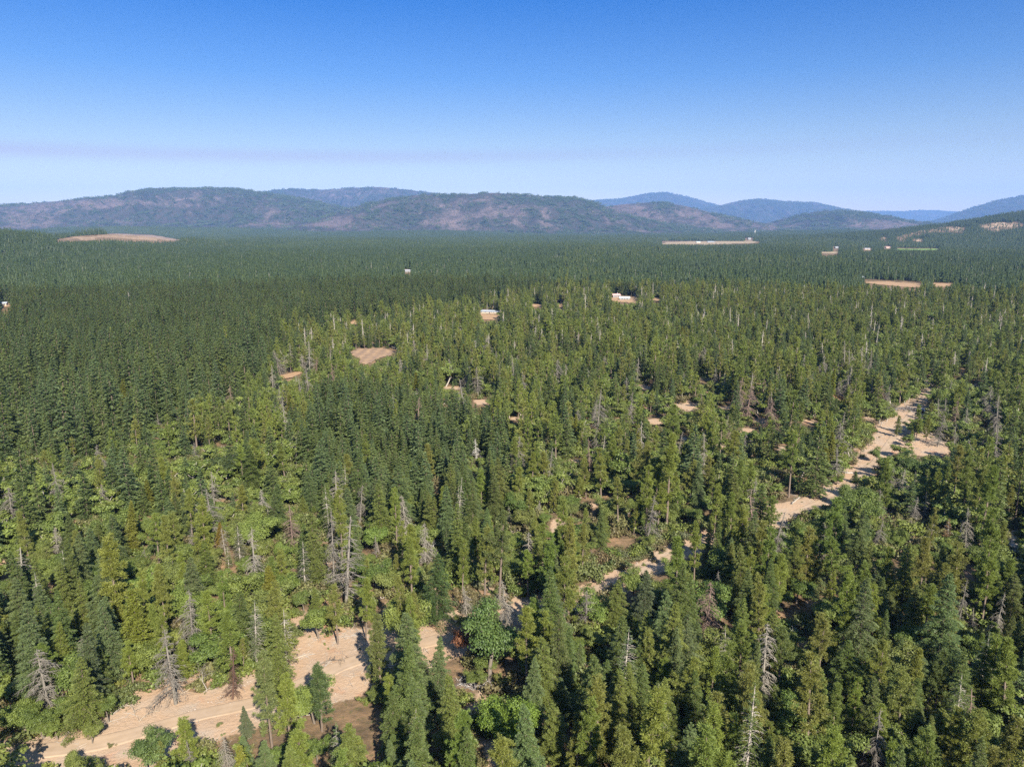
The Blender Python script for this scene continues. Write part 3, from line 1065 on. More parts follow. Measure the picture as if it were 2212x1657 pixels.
HI = {
    'fir': [pair('fir', fir(11, 22, 4.9, 120), M_LEAF, M_TRUNK), pair('fir', fir(12, 24, 4.6, 135), M_LEAF, M_TRUNK), pair('fir', fir(13, 20, 4.8, 115, power=0.78), M_LEAF, M_TRUNK),
            pair('fir', fir(14, 22, 4.7, 125, power=1.0), M_LEAF, M_TRUNK), pair('fir', fir(15, 23, 5.0, 100, base=0.12, power=0.72), M_LEAF, M_TRUNK),
            pair('fir', fir(16, 22, 3.8, 120, per_m=30, base=0.2, sparse=0.45), M_LEAF, M_SNAG)],
    'pine': [pair('pine', pine(21, 24, 3.7, 52), M_LEAF, M_TRUNK), pair('pine', pine(22, 25, 3.3, 56), M_LEAF, M_TRUNK), pair('pine', pine(23, 22, 3.9, 54, base=0.2), M_LEAF, M_TRUNK),
             pair('pine', pine(24, 26, 3.6, 46, base=0.42), M_LEAF, M_TRUNK), pair('pine', pine(25, 20, 3.3, 58, base=0.12), M_LEAF, M_TRUNK)],
    'oak': [pair('oak', oak(31), M_LEAF, M_DEAD), pair('oak', oak(32, 12, 4.2, 7, 6), M_LEAF, M_DEAD), pair('oak', oak(33, 9, 4.4, 8, 4), M_LEAF, M_DEAD),
            pair('oak', oak(34, 13, 3.8, 7, 5, low=0.25), M_LEAF, M_DEAD), pair('oak', oak(35, 10, 5.2, 9, 5), M_LEAF, M_DEAD)],
    'madrone': [pair('madrone', oak(36, 13, 4.4, 9, 7, 480, ls=0.10, lw=0.075, cr=1.3, low=0.22, twigs=False), M_LEAF, M_DEAD)],
    'cedar': [pair('cedar', fir(41, 18, 3.0, 190, per_m=44, ls=0.20, lw=0.09, power=0.8, base=0.04), M_LEAF, M_TRUNK)],
    'snag': [pair('snag', snag(51, 19, 5.6, 120, 0.7, 16, thick=1.25, base=0.05), M_DEAD, M_DEAD), pair('snag', snag(52, 21, 4.8, 110, 0.55, 12, base=0.16, thick=1.1), M_DEAD, M_DEAD), pair('snag', snag(53, 18, 3.2, 80, 0.35, 8, brk=0.12), M_DEAD, M_DEAD),
             pair('snag', snag(54, 20, 3.8, 110, 0.8, 13), M_DEAD, M_DEAD), pair('snag', bare_oak(55), M_DEAD, M_DEAD), pair('snag', bare_oak(56, 11, 4, 0.9), M_DEAD, M_DEAD)],
}
SHRUBS = []
for i in range(4):
    SHRUBS.append(shrub(61 + i, 0.9 + 0.2 * i, 0.9 + 0.15 * i))
HI_SHRUB = [s.mesh('shrub', [M_LEAF, M_DEAD]) for s in SHRUBS]


def merge(ct, tone=0.0):
    mb = MB()
    c, t = ct
    mb.add(c, tone=tone)
    k = len(mb.f)
    mb.add(t, tone=tone)
    for i in range(k, len(mb.m)):
        mb.m[i] = np.full_like(mb.m[i], 1)
    return mb


def proto(name, mesh):
    return bpy.data.objects.new(name, mesh)


# lighter copies for trees past the first few hundred
LOD = {
    'fir': [(merge(fir(70 + i, 21 + i, 4.7 + 0.3 * (i % 3), 90, per_m=19, ls=0.36, lw=0.13, power=(1.0, 0.9, 1.1, 0.95)[i])), [M_FIR, M_TRUNK]) for i in range(4)],
    'pine': [(merge(pine(80 + i, 22 + 1.5 * i, 3.5, 42, 4, 24, ls=0.36, lw=0.09, base=0.2 + 0.06 * i)), [M_PINE, M_TRUNK]) for i in range(4)],
    'oak': [(merge(oak(90 + i, 9 + i, 4.4, 7, 4, 90, ls=0.25, lw=0.20)), [M_OAK, M_SNAG]) for i in range(4)],
    'snag': [(merge(snag(100 + i, 18, 3.0, 50, 0.6, 5, thick=1.5)), [M_SNAG, M_SNAG]) for i in range(2)] + [(merge(bare_oak(104, 9, 3, 1.3)), [M_SNAG, M_SNAG])],
    'cedar': [(merge(fir(106, 18, 2.6, 80, per_m=11, ls=0.42, lw=0.24)), [leaf_material('cedar_foliage', [(0.16, 0.175, 0.025), (0.13, 0.15, 0.025), (0.11, 0.14, 0.03)]), M_TRUNK])],
}
for k in LOD:
    LOD[k] = [(proto(k, mb.mesh(k, ms)), max(v[:, 2].max() for v in mb.v), ms) for mb, ms in LOD[k]]
LOD_H = {'fir': 22.0, 'pine': 24.0, 'oak': 11.0, 'snag': 18.0, 'cedar': 18.0}


def tiny_conifer(r, h, rad, n):
    mb = MB()
    z = r.random(n) ** 1.25
    rr = rad * (1 - z) ** 0.8 * r.uniform(0.55, 1.1, n) + 0.1
    a = r.uniform(0, 6.283, n)
    dr = np.stack([np.cos(a), np.sin(a), np.zeros(n)], 1)
    c = dr * rr[:, None] + np.stack([np.zeros(n), np.zeros(n), (0.08 + 0.9 * z) * h], 1)
    u = unit(dr + np.array([0, 0, -0.25]) + r.normal(0, 0.35, (n, 3)))
    v = unit(np.cross(u, unit(np.array([0, 0, 1.0]) + r.normal(0, 0.4, (n, 3)))))
    s = (0.5 + 0.9 * (1 - z)) * rad / 3.2 * min(1.0, (50 / n) ** 0.5)
    mb.quads(cards(c, u, v, 0.55 * s, 1.0 * s), np.clip(r.normal(0.45, 0.2, n), 0, 1))
    k = 6
    th = np.linspace(0, 6.283, k, endpoint=False)
    q = []
    for i in range(k):
        b0, b1 = th[i], th[(i + 1) % k]
        q.append([[0.55 * rad * math.cos(b0), 0.55 * rad * math.sin(b0), 0.1 * h], [0.55 * rad * math.cos(b1), 0.55 * rad * math.sin(b1), 0.1 * h], [0.02, 0, 0.97 * h], [-0.02, 0, 0.97 * h]])
    mb.quads(np.array(q), np.full(k, 0.25))
    return mb


def tiny_round(r, h, rad, n):
    mb = MB()
    d = rand_dirs(r, n)
    d[:, 2] = np.abs(d[:, 2])
    lump = 1 + 0.3 * np.sin(d[:, 0] * 6 + r.random() * 6) * np.sin(d[:, 1] * 5)
    c = d * (r.uniform(0.55, 1.0, n) * lump)[:, None] * np.array([rad, rad, 0.62 * h]) + np.array([0, 0, 0.34 * h])
    nv = unit(d + r.normal(0, 0.5, (n, 3)))
    u = unit(np.cross(nv, rand_dirs(r, n)))
    s = rad / 4.5
    mb.quads(cards(c, u, np.cross(nv, u), np.full(n, 1.0 * s), np.full(n, 1.2 * s)), np.clip(r.normal(0.45, 0.2, n), 0, 1))
    return mb


def tiny_snag(r, h):
    mb = MB()
    mb.tube([(0, 0, 0), (0, 0, h)], [0.35, 0.08], 3, mat=1)
    for _ in range(10):
        z, a = r.uniform(0.3, 0.95) * h, r.uniform(0, 6.28)
        L = 1.6 * (1 - z / h) + 0.4
        mb.tube([(0, 0, z), (L * math.cos(a), L * math.sin(a), z - 0.5 * L)], [0.12, 0.05], 3, mat=1)
    return mb


def stand(seed, size, spacing, n, mixk, snag_p):
    """A patch of forest: many small trees, each with its own tone."""
    r = np.random.default_rng(seed)
    mb = MB()
    k = int(size / spacing)
    for i in range(k):
        for j in range(k):
            x = (i + 0.5 + r.uniform(-0.42, 0.42)) * spacing - size / 2
            y = (j + 0.5 + r.uniform(-0.42, 0.42)) * spacing - size / 2
            if r.random() < 0.06:
                continue
            q = r.random()
            if q < snag_p:
                t = tiny_snag(r, r.uniform(12, 20))
            elif q < snag_p + mixk:
                t = tiny_round(r, r.uniform(8, 12), r.uniform(3.2, 5.0), int(n * 0.9))
            else:
                t = (lambda hh_: tiny_conifer(r, hh_, hh_ * r.uniform(0.19, 0.26), n))(r.uniform(13, 23))
            mb.add(t, (np.eye(3), np.array([x, y, -0.4])), tone=r.random())
    return mb


STAND_NEAR = [proto('stand', stand(200 + i, 30, 7.5, 90, (0.05, 0.12, 0.3, 0.5)[i % 4], 0.02).mesh('stand', [(M_FARFIR, M_FARFIR, M_FARMIX, M_FARMIX)[i % 4], M_SNAG])) for i in range(8)]
STAND_FAR = [proto('stand', stand(220 + i, 60, 7.5, 18, (0.06, 0.15, 0.35, 0.1)[i % 4], 0.01).mesh('stand', [(M_FARFIR, M_FARMIX)[i % 2], M_SNAG])) for i in range(6)]
STAND_MTN = [proto('stand', stand(240 + i, 54, 8.5, 9, 0.1, (0.05, 0.35)[i % 2]).mesh('stand', [(M_FARFIR, M_FARMIX)[i % 2], M_SNAG])) for i in range(6)]


def single(seed, rnd):
    r = np.random.default_rng(seed)
    return tiny_round(r, 11, 4.2, 50) if rnd else tiny_conifer(r, 18, 3.6, 56)


SINGLES = [proto('lone_tree', single(260 + i, i % 4 == 3).mesh('lone_tree', [(M_FARFIR, M_FARMIX)[i % 2], M_SNAG])) for i in range(6)]


def scatter(name, protos, which, pos, rot, scl, label, cat):
    """One object that sets copies of the given models on points: for what nobody could count."""
    me = bpy.data.meshes.new(name)
    me.vertices.add(len(pos))
    me.vertices.foreach_set('co', np.asarray(pos, np.float32).ravel())
    for nm, ty, arr, fld in (('which', 'INT', np.asarray(which, np.int32), 'value'), ('rot', 'FLOAT_VECTOR', np.asarray(rot, np.float32).ravel(), 'vector'), ('scl', 'FLOAT_VECTOR', np.asarray(scl, np.float32).ravel(), 'vector')):
        a = me.attributes.new(nm, ty, 'POINT')
        a.data.foreach_set(fld, arr)
    o = link(name, me)
    ng = bpy.data.node_groups.new(name, 'GeometryNodeTree')
    ng.interface.new_socket('Geometry', in_out='INPUT', socket_type='NodeSocketGeometry')
    ng.interface.new_socket('Geometry', in_out='OUTPUT', socket_type='NodeSocketGeometry')
    n, l = ng.nodes, ng.links
    gi, go, jn = n.new('NodeGroupInput'), n.new('NodeGroupOutput'), n.new('GeometryNodeJoinGeometry')

    def attr(nm, ty):
        q = n.new('GeometryNodeInputNamedAttribute')
        q.data_type = ty
        q.inputs['Name'].default_value = nm
        return q.outputs['Attribute']

    wa, ra, sa = attr('which', 'INT'), attr('rot', 'FLOAT_VECTOR'), attr('scl', 'FLOAT_VECTOR')
    er = n.new('FunctionNodeEulerToRotation')
    l.new(ra, er.inputs[0])
    for i, p in enumerate(protos):
        cmp_ = n.new('FunctionNodeCompare')
        cmp_.data_type = 'INT'
        cmp_.operation = 'EQUAL'
        ins = [s for s in cmp_.inputs if s.type == 'INT']
        l.new(wa, ins[0])
        ins[1].default_value = i
        oi = n.new('GeometryNodeObjectInfo')
        oi.inputs['Object'].default_value = p
        oi.inputs['As Instance'].default_value = True
        ip = n.new('GeometryNodeInstanceOnPoints')
        l.new(gi.outputs[0], ip.inputs['Points'])
        l.new(cmp_.outputs[0], ip.inputs['Selection'])
        l.new(oi.outputs['Geometry'], ip.inputs['Instance'])
        l.new(er.outputs[0], ip.inputs['Rotation'])
        l.new(sa, ip.inputs['Scale'])
        l.new(ip.outputs[0], jn.inputs[0])
    l.new(jn.outputs[0], go.inputs[0])
    md = o.modifiers.new('scatter', 'NODES')
    md.node_group = ng
    tag(o, label, cat, kind='stuff')
    return o


# ================================================================== WHERE THE TREES STAND
# ground that the photograph shows bare (its own frame): no crown may stand before it
VIS = [
    [(-20, 1592), (236, 1562), (250, 1512), (300, 1490), (400, 1512), (470, 1500), (528, 1512), (530, 1560), (440, 1580), (380, 1592), (290, 1588), (262, 1636), (180, 1622), (130, 1645), (-20, 1655)],
    [(640, 1442), (690, 1398), (745, 1385), (752, 1440), (766, 1470), (760, 1500), (735, 1508), (706, 1446), (655, 1450)],
    [(900, 1364), (945, 1350), (988, 1360), (985, 1412), (960, 1416), (936, 1378)],
    [(1256, 1276), (1268, 1252), (1330, 1238), (1400, 1205), (1440, 1213), (1380, 1230), (1330, 1252), (1290, 1264)],
    [(1404, 1210), (1432, 1190), (1456, 1186), (1452, 1204)], [(1484, 1190), (1500, 1165), (1520, 1168), (1510, 1200)],
    [(1672, 1106), (1700, 1092), (1762, 1078), (1800, 1062), (1790, 1086), (1700, 1132)],
    [(1782, 1066), (1832, 1032), (1868, 1000), (1890, 1008), (1872, 1040), (1832, 1060)],
    [(1832, 1008), (1868, 985), (1896, 962), (1938, 968), (1905, 992), (1886, 1016)],
    [(1884, 956), (1920, 915), (1956, 878), (1996, 880), (1962, 920), (1935, 960)],
    [(1952, 966), (2000, 962), (2062, 976), (2010, 982)], [(1990, 846), (2010, 838), (2012, 846), (1996, 852)], [(2066, 796), (2082, 794), (2082, 812), (2066, 814)],
    [(1444, 874), (1490, 868), (1512, 878), (1480, 886)], [(1030, 1490), (1042, 1490), (1046, 1535), (1032, 1530)], [(1050, 1610), (1080, 1610), (1090, 1657), (1050, 1657)],
    [(826, 1292), (846, 1292), (848, 1338), (834, 1338)], [(0, 1218), (26, 1216), (22, 1230), (0, 1232)], [(1186, 1114), (1206, 1112), (1214, 1134), (1194, 1138)],
    [(640, 1340), (668, 1330), (690, 1376), (660, 1380)], [(1100, 1290), (1118, 1290), (1118, 1340), (1098, 1340)], [(1052, 1296), (1082, 1298), (1080, 1306), (1050, 1304)],
    [(752, 757), (830, 752), (862, 763), (842, 768), (815, 776), (796, 788), (776, 784)], [(598, 812), (648, 803), (654, 808), (622, 818)], [(1038, 674), (1080, 677), (1078, 688), (1038, 686)],
    [(1152, 656), (1170, 656), (1170, 663), (1152, 663)], [(1205, 657), (1218, 657), (1218, 662), (1205, 662)], [(1320, 636), (1372, 640), (1378, 652), (1352, 654), (1322, 648)], [(1408, 644), (1424, 644), (1424, 650), (1410, 652)],
    [(1860, 604), (1900, 605), (1982, 609), (1996, 618), (1960, 618), (1880, 611)], [(2016, 610), (2058, 611), (2056, 614), (2016, 614)], [(1430, 521), (1640, 522), (1640, 525.5), (1560, 528), (1430, 527)],
    [(1774, 545), (1810, 545), (1810, 548.5), (1776, 549)], [(1938, 536), (2028, 537), (2028, 539.5), (1938, 539)], [(2, 655), (22, 656), (22, 665), (2, 666)], [(756, 693), (768, 694), (768, 700), (756, 700)],
    [(790, 696), (798, 696), (798, 700), (790, 700)], [(2172, 1140), (2188, 1140), (2202, 1190), (2188, 1196)], [(875, 582), (886, 582), (886, 589), (875, 589)], [(1800, 533), (1812, 533), (1812, 538), (1800, 538)],
    [(1864, 536), (1882, 537), (1882, 541), (1864, 541)], [(1910, 533), (1924, 533), (1924, 537), (1910, 537)], [(1984, 880), (2004, 880), (2002, 893), (1986, 893)], [(1610, 514), (1626, 514), (1626, 518.5), (1610, 518.5)],
] + OPEN + FAR_BARE + [CLEARCUT]

# stands as the photograph shows them
FIR1 = [(-300, 545), (1230, 545), (1180, 640), (900, 690), (760, 702), (640, 716), (575, 826), (505, 900), (345, 962), (240, 1010), (-60, 1030), (-600, 1030)]
FIR2 = [(640, 1010), (700, 885), (840, 872), (980, 905), (1085, 965), (1120, 1080), (1000, 1216), (780, 1150)]
FIR3 = [(-200, 1200), (60, 1180), (170, 1200), (240, 1330), (250, 1480), (120, 1500), (-200, 1500)]
FIR4 = [(740, 1460), (960, 1430), (1130, 1420), (1420, 1400), (1500, 1700), (720, 1700)]
OAK1 = [(1860, 660), (2300, 640), (2300, 1300), (2120, 1290), (1990, 1160), (1930, 1090), (1850, 800)]
OAK2 = [(-200, 1040), (200, 1020), (420, 960), (640, 1100), (640, 1230), (300, 1200), (-200, 1200)]
OAK3 = [(250, 1250), (560, 1220), (640, 1300), (620, 1400), (420, 1480), (260, 1500)]
OAK4 = [(1120, 1080), (1420, 1040), (1480, 1150), (1330, 1225), (1180, 1240)]
KINDS = ['fir', 'pine', 'oak', 'snag', 'cedar', 'none']


def kind_weights(xd, yd):
    W = np.zeros((len(xd), 6))
    far = yd < 640
    W[:] = (0.20, 0.35, 0.30, 0.085, 0.01, 0.055)
    W[(yd > 1300) & (xd > 900)] = (0.36, 0.46, 0.12, 0.02, 0.005, 0.035)
    W[(xd < 720) & (yd > 1000)] = (0.44, 0.16, 0.30, 0.03, 0.01, 0.06)
    W[far] = (0.62, 0.22, 0.12, 0.015, 0.015, 0.01)
    W[far & (xd > 1700)] = (0.48, 0.22, 0.27, 0.01, 0.01, 0.01)
    for poly, wt in ((OAK1, (0.12, 0.22, 0.56, 0.06, 0.0, 0.04)), (OAK2, (0.28, 0.10, 0.56, 0.03, 0.01, 0.02)), (OAK3, (0.16, 0.22, 0.56, 0.03, 0.01, 0.02)), (OAK4, (0.08, 0.34, 0.46, 0.03, 0, 0.09)),
                     (FIR1, (0.93, 0.02, 0.015, 0.01, 0.02, 0.005)), (FIR2, (0.90, 0.04, 0.03, 0.02, 0.0, 0.01)), (FIR3, (0.62, 0.08, 0.26, 0.02, 0.0, 0.02)), (FIR4, (0.60, 0.32, 0.05, 0.01, 0, 0.02))):
        W[inside(xd, yd, poly)] = wt
    for poly in ([(1270, 1200), (1400, 1150), (1560, 1100), (1600, 1138), (1440, 1200), (1322, 1236)], [(1640, 1372), (1760, 1320), (1810, 1420), (1700, 1456)], [(955, 1292), (1060, 1245), (1170, 1270), (1010, 1332)]):
        W[inside(xd, yd, poly)] = (0.05, 0.09, 0.05, 0.03, 0, 0.78)
    return W


def blocked(X, Y, Z, h, r, polys, slim=0.75):
    """Whether a crown would stand before any of the patches."""
    bad = np.zeros(len(X), bool)
    for fz, fw in [(0.02, 0.0)] + [(z_, k_ * (1.08 - z_)) for z_ in (0.08, 0.18, 0.28, 0.38, 0.5, 0.62, 0.75, 0.88, 0.97) for k_ in (-1, -0.5, 0, 0.5, 1)]:
        x, y = project(X + r * slim * fw, Y, Z + h * fz)
        for p in polys:
            bad |= inside(x, y, p)
    return bad


# ---- trees read off the photograph one by one: kind, model, foot (x, y), tip y, width, colour
GREY, PALE, BROWN, PINK, DARKW, RED = (0.20, 0.178, 0.148), (0.27, 0.24, 0.195), (0.11, 0.06, 0.042), (0.22, 0.15, 0.12), (0.17, 0.15, 0.13), (0.24, 0.10, 0.06)
HAND = [
    ('snag', 0, 110, 1546, 1404, 1.35, GREY, 'huge lichen-hung dead fir leaning over the bank above the dirt road', 'the huge lichen-hung snag'),
    ('snag', 1, 380, 1519, 1357, 1.25, GREY, 'tall grey dead fir with drooping bare branches at the sandy roadside', 'the tall grey roadside snag'),
    ('snag', 3, 503, 1509, 1399, 1.0, BROWN, 'small burnt brown conifer standing at the back of the sandy clearing', 'the burnt brown conifer'),
    ('snag', 0, 127, 1204, 1140, 1.1, PALE, 'pale bushy snag on the forest slope above the lichen-hung giant', 'the pale bushy snag'),
    ('snag', 0, 30, 1139, 1054, 1.2, GREY, 'grey bare conifer leaning at the picture\'s left edge', 'the leaning edge snag'),
    ('snag', 3, 415, 1196, 1130, 1.1, GREY, 'grey drooping snag shaped like a narrow cone amid oaks', 'the narrow cone snag'),
    ('snag', 2, 487, 1196, 1138, 1.2, PALE, 'pale short snag beside a golden dying conifer', 'the snag beside the golden conifer'),
    ('fir', 5, 520, 1226, 1132, 1.2, (0.105, 0.105, 0.05), 'half-dead fir with thin grey-green needles among oaks', 'the half-dead fir'),
    ('snag', 3, 312, 1240, 1184, 1.2, GREY, 'small grey drooping snag in the middle of the left slope', 'the small drooping snag'),
    ('snag', 1, 634, 1190, 1093, 1.15, PINK, 'reddish brown dead conifer between green firs', 'the reddish dead conifer'),
    ('fir', 5, 660, 1280, 1164, 1.1, (0.065, 0.085, 0.03), 'thin ragged fir with its long grey trunk showing below', 'the ragged grey-trunked fir'),
    ('fir', 5, 555, 1442, 1288, 1.0, (0.095, 0.115, 0.05), 'pale thin fir on a bare grey trunk above the sandy clearing', 'the pale thin fir'),
    ('snag', 3, 423, 1682, 1598, 1.0, GREY, 'grey snag cut off by the picture\'s bottom edge', 'the bottom-edge grey snag'),
    ('snag', 0, 495, 1672, 1586, 0.9, PALE, 'whitish lichen snag beside the pale roadside pine', 'the whitish lichen snag'),
    ('snag', 0, 919, 1226, 1130, 0.95, PALE, 'cone-shaped lichen-covered snag rising before the young fir block', 'the cone-shaped lichen snag'),
    ('snag', 2, 814, 1210, 1156, 1.0, GREY, 'thin grey snag with short stubs between young firs', 'the thin stubby snag'),
    ('pine', 3, 1079, 1303, 1096, 0.95, (0.078, 0.098, 0.03), 'tallest pine with a long bare dark trunk by the brown brush', 'the tallest bare-trunked pine'),
    ('snag', 0, 1095, 1358, 1244, 0.85, PALE, 'white lichen snag standing at the edge of the shaded track', 'the white trackside snag'),
    ('snag', 0, 1009, 1330, 1264, 0.9, PALE, 'short lichen-grey snag among brown dead brush', 'the brush-side lichen snag'),
    ('snag', 1, 1103, 1140, 1094, 1.0, GREY, 'small grey snag at the right corner of the young fir block', 'the fir-corner snag'),
    ('snag', 2, 1264, 1362, 1274, 1.5, DARKW, 'dark broken snag with long side limbs below the sandy bend', 'the dark broken snag'),
    ('snag', 0, 1527, 1380, 1262, 1.15, PINK, 'pinkish brown dead fir still thick with fine twigs', 'the pinkish dead fir'),
    ('snag', 3, 1552, 1306, 1236, 1.2, GREY, 'grey-brown dead fir directly behind the pinkish one', 'the grey-brown dead fir'),
    ('snag', 3, 2068, 1362, 1248, 0.9, GREY, 'slanting lichen snag with drooping limbs among right-hand pines', 'the slanting lichen snag'),
    ('snag', 1, 2084, 1192, 1096, 0.8, PALE, 'tall thin pale snag leaning toward the picture\'s right edge', 'the tall leaning pale snag'),
    ('snag', 2, 2098, 1374, 1314, 1.1, GREY, 'short grey snag just right of the slanting lichen snag', 'the short grey snag'),
    ('fir', 5, 2045, 1178, 1118, 1.1, (0.20, 0.10, 0.045), 'small orange-brown dying conifer near the white bare bushes', 'the orange-brown conifer'),
    ('pine', 3, 1680, 1503, 1350, 1.15, (0.09, 0.115, 0.03), 'pine with a long reddish bare trunk leaning over a dark gap', 'the red-trunked pine'),
    ('pine', 3, 2015, 1558, 1396, 1.0, (0.078, 0.105, 0.03), 'tall pine on a straight blackish trunk near lower right', 'the black-trunked pine'),
    ('pine', 3, 1996, 1552, 1420, 0.9, (0.085, 0.11, 0.03), 'slim pine whose dark trunk stands beside the straight blackish one', None),
    ('snag', 1, 1808, 872, 822, 1.15, GREY, 'grey snag rising out of a rusty brown bush', 'the snag in the rusty bush'),
    ('snag', 1, 1913, 884, 830, 1.0, GREY, 'tall grey snag beside the far end of the sandy strip', 'the strip-end snag'),
    ('snag', 5, 2042, 928, 880, 1.0, PALE, 'pale bare oak with curving limbs right of the sandy strip', 'the curving bare oak'),
    ('snag', 2, 2026, 916, 862, 1.3, GREY, 'grey snag just behind the curving bare oak', None),
    ('snag', 3, 2061, 968, 914, 1.1, GREY, 'grey drooping snag at the end of the side track', 'the side-track snag'),
    ('snag', 2, 1806, 1040, 966, 1.4, GREY, 'grey snag at the left rim of the sandy strip', 'the strip-rim snag'),
    ('snag', 1, 1942, 1082, 1012, 1.3, PALE, 'tallest of a clump of pale snags below the sandy strip', 'the tallest clump snag'),
    ('snag', 3, 1921, 1068, 1010, 1.3, GREY, 'snag close left of the tallest one in the pale clump', None),
    ('snag', 3, 1898, 1136, 1059, 1.3, GREY, 'wide-skirted grey snag left of the pale clump', 'the wide-skirted snag'),
    ('snag', 1, 1968, 1136, 1073, 1.4, GREY, 'grey snag with spreading lower limbs above the white bare bushes', 'the spreading-limbed snag'),
    ('snag', 1, 1993, 1128, 1066, 1.3, GREY, 'slim grey snag right of the spreading-limbed one', None),
    ('snag', 3, 1844, 1094, 1052, 1.4, GREY, 'bare grey crown poking out of a round oak by the strip', 'the snag in the round oak'),
    ('snag', 4, 1947, 1146, 1126, 1.0, (0.55, 0.52, 0.50), 'white bare bush, the left one of two', 'the left white bush'),
    ('snag', 4, 1979, 1150, 1130, 1.1, (0.52, 0.46, 0.42), 'white bare bush, the right one of two', 'the right white bush'),
    ('snag', 5, 640, 1012, 932, 0.55, GREY, 'thin snag with a curled bare top above the oaks', 'the curl-topped snag'),
    ('snag', 0, 424, 1002, 957, 1.1, GREY, 'grey snag near the round bright madrones', 'the snag by the madrones'),
    ('snag', 2, 344, 928, 892, 1.0, GREY, 'lone grey pole snag deep in the dense fir stand', 'the lone pole snag'),
    ('snag', 3, 1030, 1002, 948, 1.3, (0.46, 0.43, 0.40), 'pale silvery bushy snag at the far edge of the young firs', 'the silvery bushy snag'),
    ('snag', 1, 1289, 942, 843, 1.1, GREY, 'tall grey snag in the middle of the pine woods', 'the mid-wood tall snag'),
    ('snag', 2, 1461, 998, 932, 1.0, GREY, 'slim grey snag between yellow-green pines', 'the slim mid-wood snag'),
    ('snag', 1, 1547, 838, 793, 1.1, GREY, 'bushy grey snag far back in the pine woods', 'the far bushy snag'),
    ('snag', 2, 669, 812, 738, 1.0, PALE, 'tallest pale snag left of the striped dry field', 'the tallest field-side snag'),
    ('snag', 3, 687, 772, 733, 1.3, GREY, 'bushy grey snag behind the tallest field-side snag', None),
    ('snag', 2, 722, 804, 764, 1.0, GREY, 'thin snag nearest the striped dry field', None),
    ('snag', 3, 590, 850, 788, 1.0, PALE, 'pale twiggy snag beside the sliver of dry grass', 'the twiggy grass-side snag'),
    ('snag', 2, 604, 878, 833, 1.0, GREY, 'grey snag below the sliver of dry grass', None),
    ('snag', 0, 1166, 1120, 1080, 1.0, PALE, 'twisted pale bare oak by a patch of red soil', 'the twisted pale oak'),
    ('snag', 4, 945, 1206, 1168, 1.0, (0.5, 0.48, 0.44), 'bleached forked bare oak among young firs', 'the bleached forked oak'),
    ('snag', 4, 880, 1212, 1180, 1.1, (0.42, 0.40, 0.37), 'grey branching bare oak left of the cone-shaped lichen snag', None),
    ('snag', 4, 1727, 1388, 1350, 0.8, (0.5, 0.48, 0.46), 'small white bare tree on a brown brushy slope', 'the small white bare tree'),
    ('snag', 4, 432, 1486, 1428, 0.7, PALE, 'forked pale bare stem between two roadside snags', 'the forked pale stem'),
    ('snag', 4, 447, 1492, 1436, 0.9, PALE, 'curved pale bare stem beside the burnt brown conifer', None),
    # green trees
    ('fir', 1, 1150, 1592, 1417, 1.0, FIR_T['blue green'], None, None), ('fir', 0, 1217, 1560, 1464, 1.1, FIR_T['blue green'], None, None), ('fir', 2, 1284, 1594, 1412, 1.0, FIR_T['dark green'], None, None),
    ('fir', 1, 1368, 1608, 1422, 1.0, FIR_T['olive green'], None, None), ('fir', 0, 1381, 1504, 1366, 1.1, FIR_T['dark green'], None, None), ('fir', 3, 1431, 1606, 1458, 1.2, FIR_T['olive green'], None, None),
    ('fir', 3, 942, 1536, 1372, 1.0, FIR_T['blue green'], None, None), ('pine', 1, 888, 1570, 1414, 1.0, PINE_T['yellow green'], None, None), ('pine', 4, 849, 1576, 1446, 1.1, PINE_T['yellow green'], None, None),
    ('fir', 0, 982, 1636, 1455, 1.0, FIR_T['olive green'], None, None), ('fir', 2, 857, 1644, 1494, 1.0, FIR_T['dark green'], None, None), ('fir', 5, 892, 1668, 1527, 1.0, FIR_T['olive green'], None, None),
    ('fir', 3, 850, 1712, 1598, 1.1, FIR_T['blue green'], None, None), ('fir', 2, 760, 1716, 1552, 1.0, FIR_T['olive green'], None, None), ('pine', 4, 1143, 1668, 1562, 1.0, PINE_T['yellow green'], None, None),
    ('fir', 4, 1199, 1648, 1515, 1.1, FIR_T['olive green'], None, None), ('oak', 3, 1058, 1472, 1308, 0.8, (0.070, 0.115, 0.028), 'tall rounded green tree beside the rust-leaved oak', 'the tall rounded tree'),
    ('oak', 1, 1016, 1428, 1352, 0.75, (0.20, 0.072, 0.040), 'rust-red dying oak at the edge of the sandy bend', 'the rust-red oak'),
    ('madrone', 0, 1088, 1636, 1486, 0.85, (0.105, 0.16, 0.02), 'bright green rounded madrone near the red soil track', 'the bright green madrone'),
    ('fir', 4, 943, 1352, 1195, 1.15, (0.042, 0.075, 0.022), 'dark fir with wide shelf-like tiers above the sandy bend', 'the shelf-tiered fir'),
    ('pine', 2, 822, 1492, 1322, 0.95, (0.108, 0.122, 0.035), 'large yellowish pine throwing its shade on the sandy clearing', 'the yellowish shade pine'),
    ('pine', 0, 1169, 1444, 1312, 1.05, PINE_T['yellow green'], None, None), ('pine', 1, 1196, 1452, 1340, 1.05, PINE_T['yellow green'], None, None), ('fir', 3, 1202, 1400, 1252, 1.1, (0.075, 0.10, 0.05), None, None),
    ('fir', 4, 1329, 1366, 1252, 1.15, FIR_T['olive green'], None, None), ('fir', 2, 1390, 1360, 1232, 1.0, (0.07, 0.09, 0.045), None, None), ('oak', 3, 1364, 1306, 1228, 0.8, OAK_T['bright green'], None, None),
    ('pine', 2, 696, 1578, 1421, 1.1, (0.055, 0.085, 0.028), 'dark bushy pine in front of the sandy clearing', 'the dark bushy pine'),
    ('pine', 2, 588, 1614, 1398, 0.9, (0.118, 0.138, 0.045), 'large pale yellowish pine at the clearing\'s near rim', 'the large pale pine'),
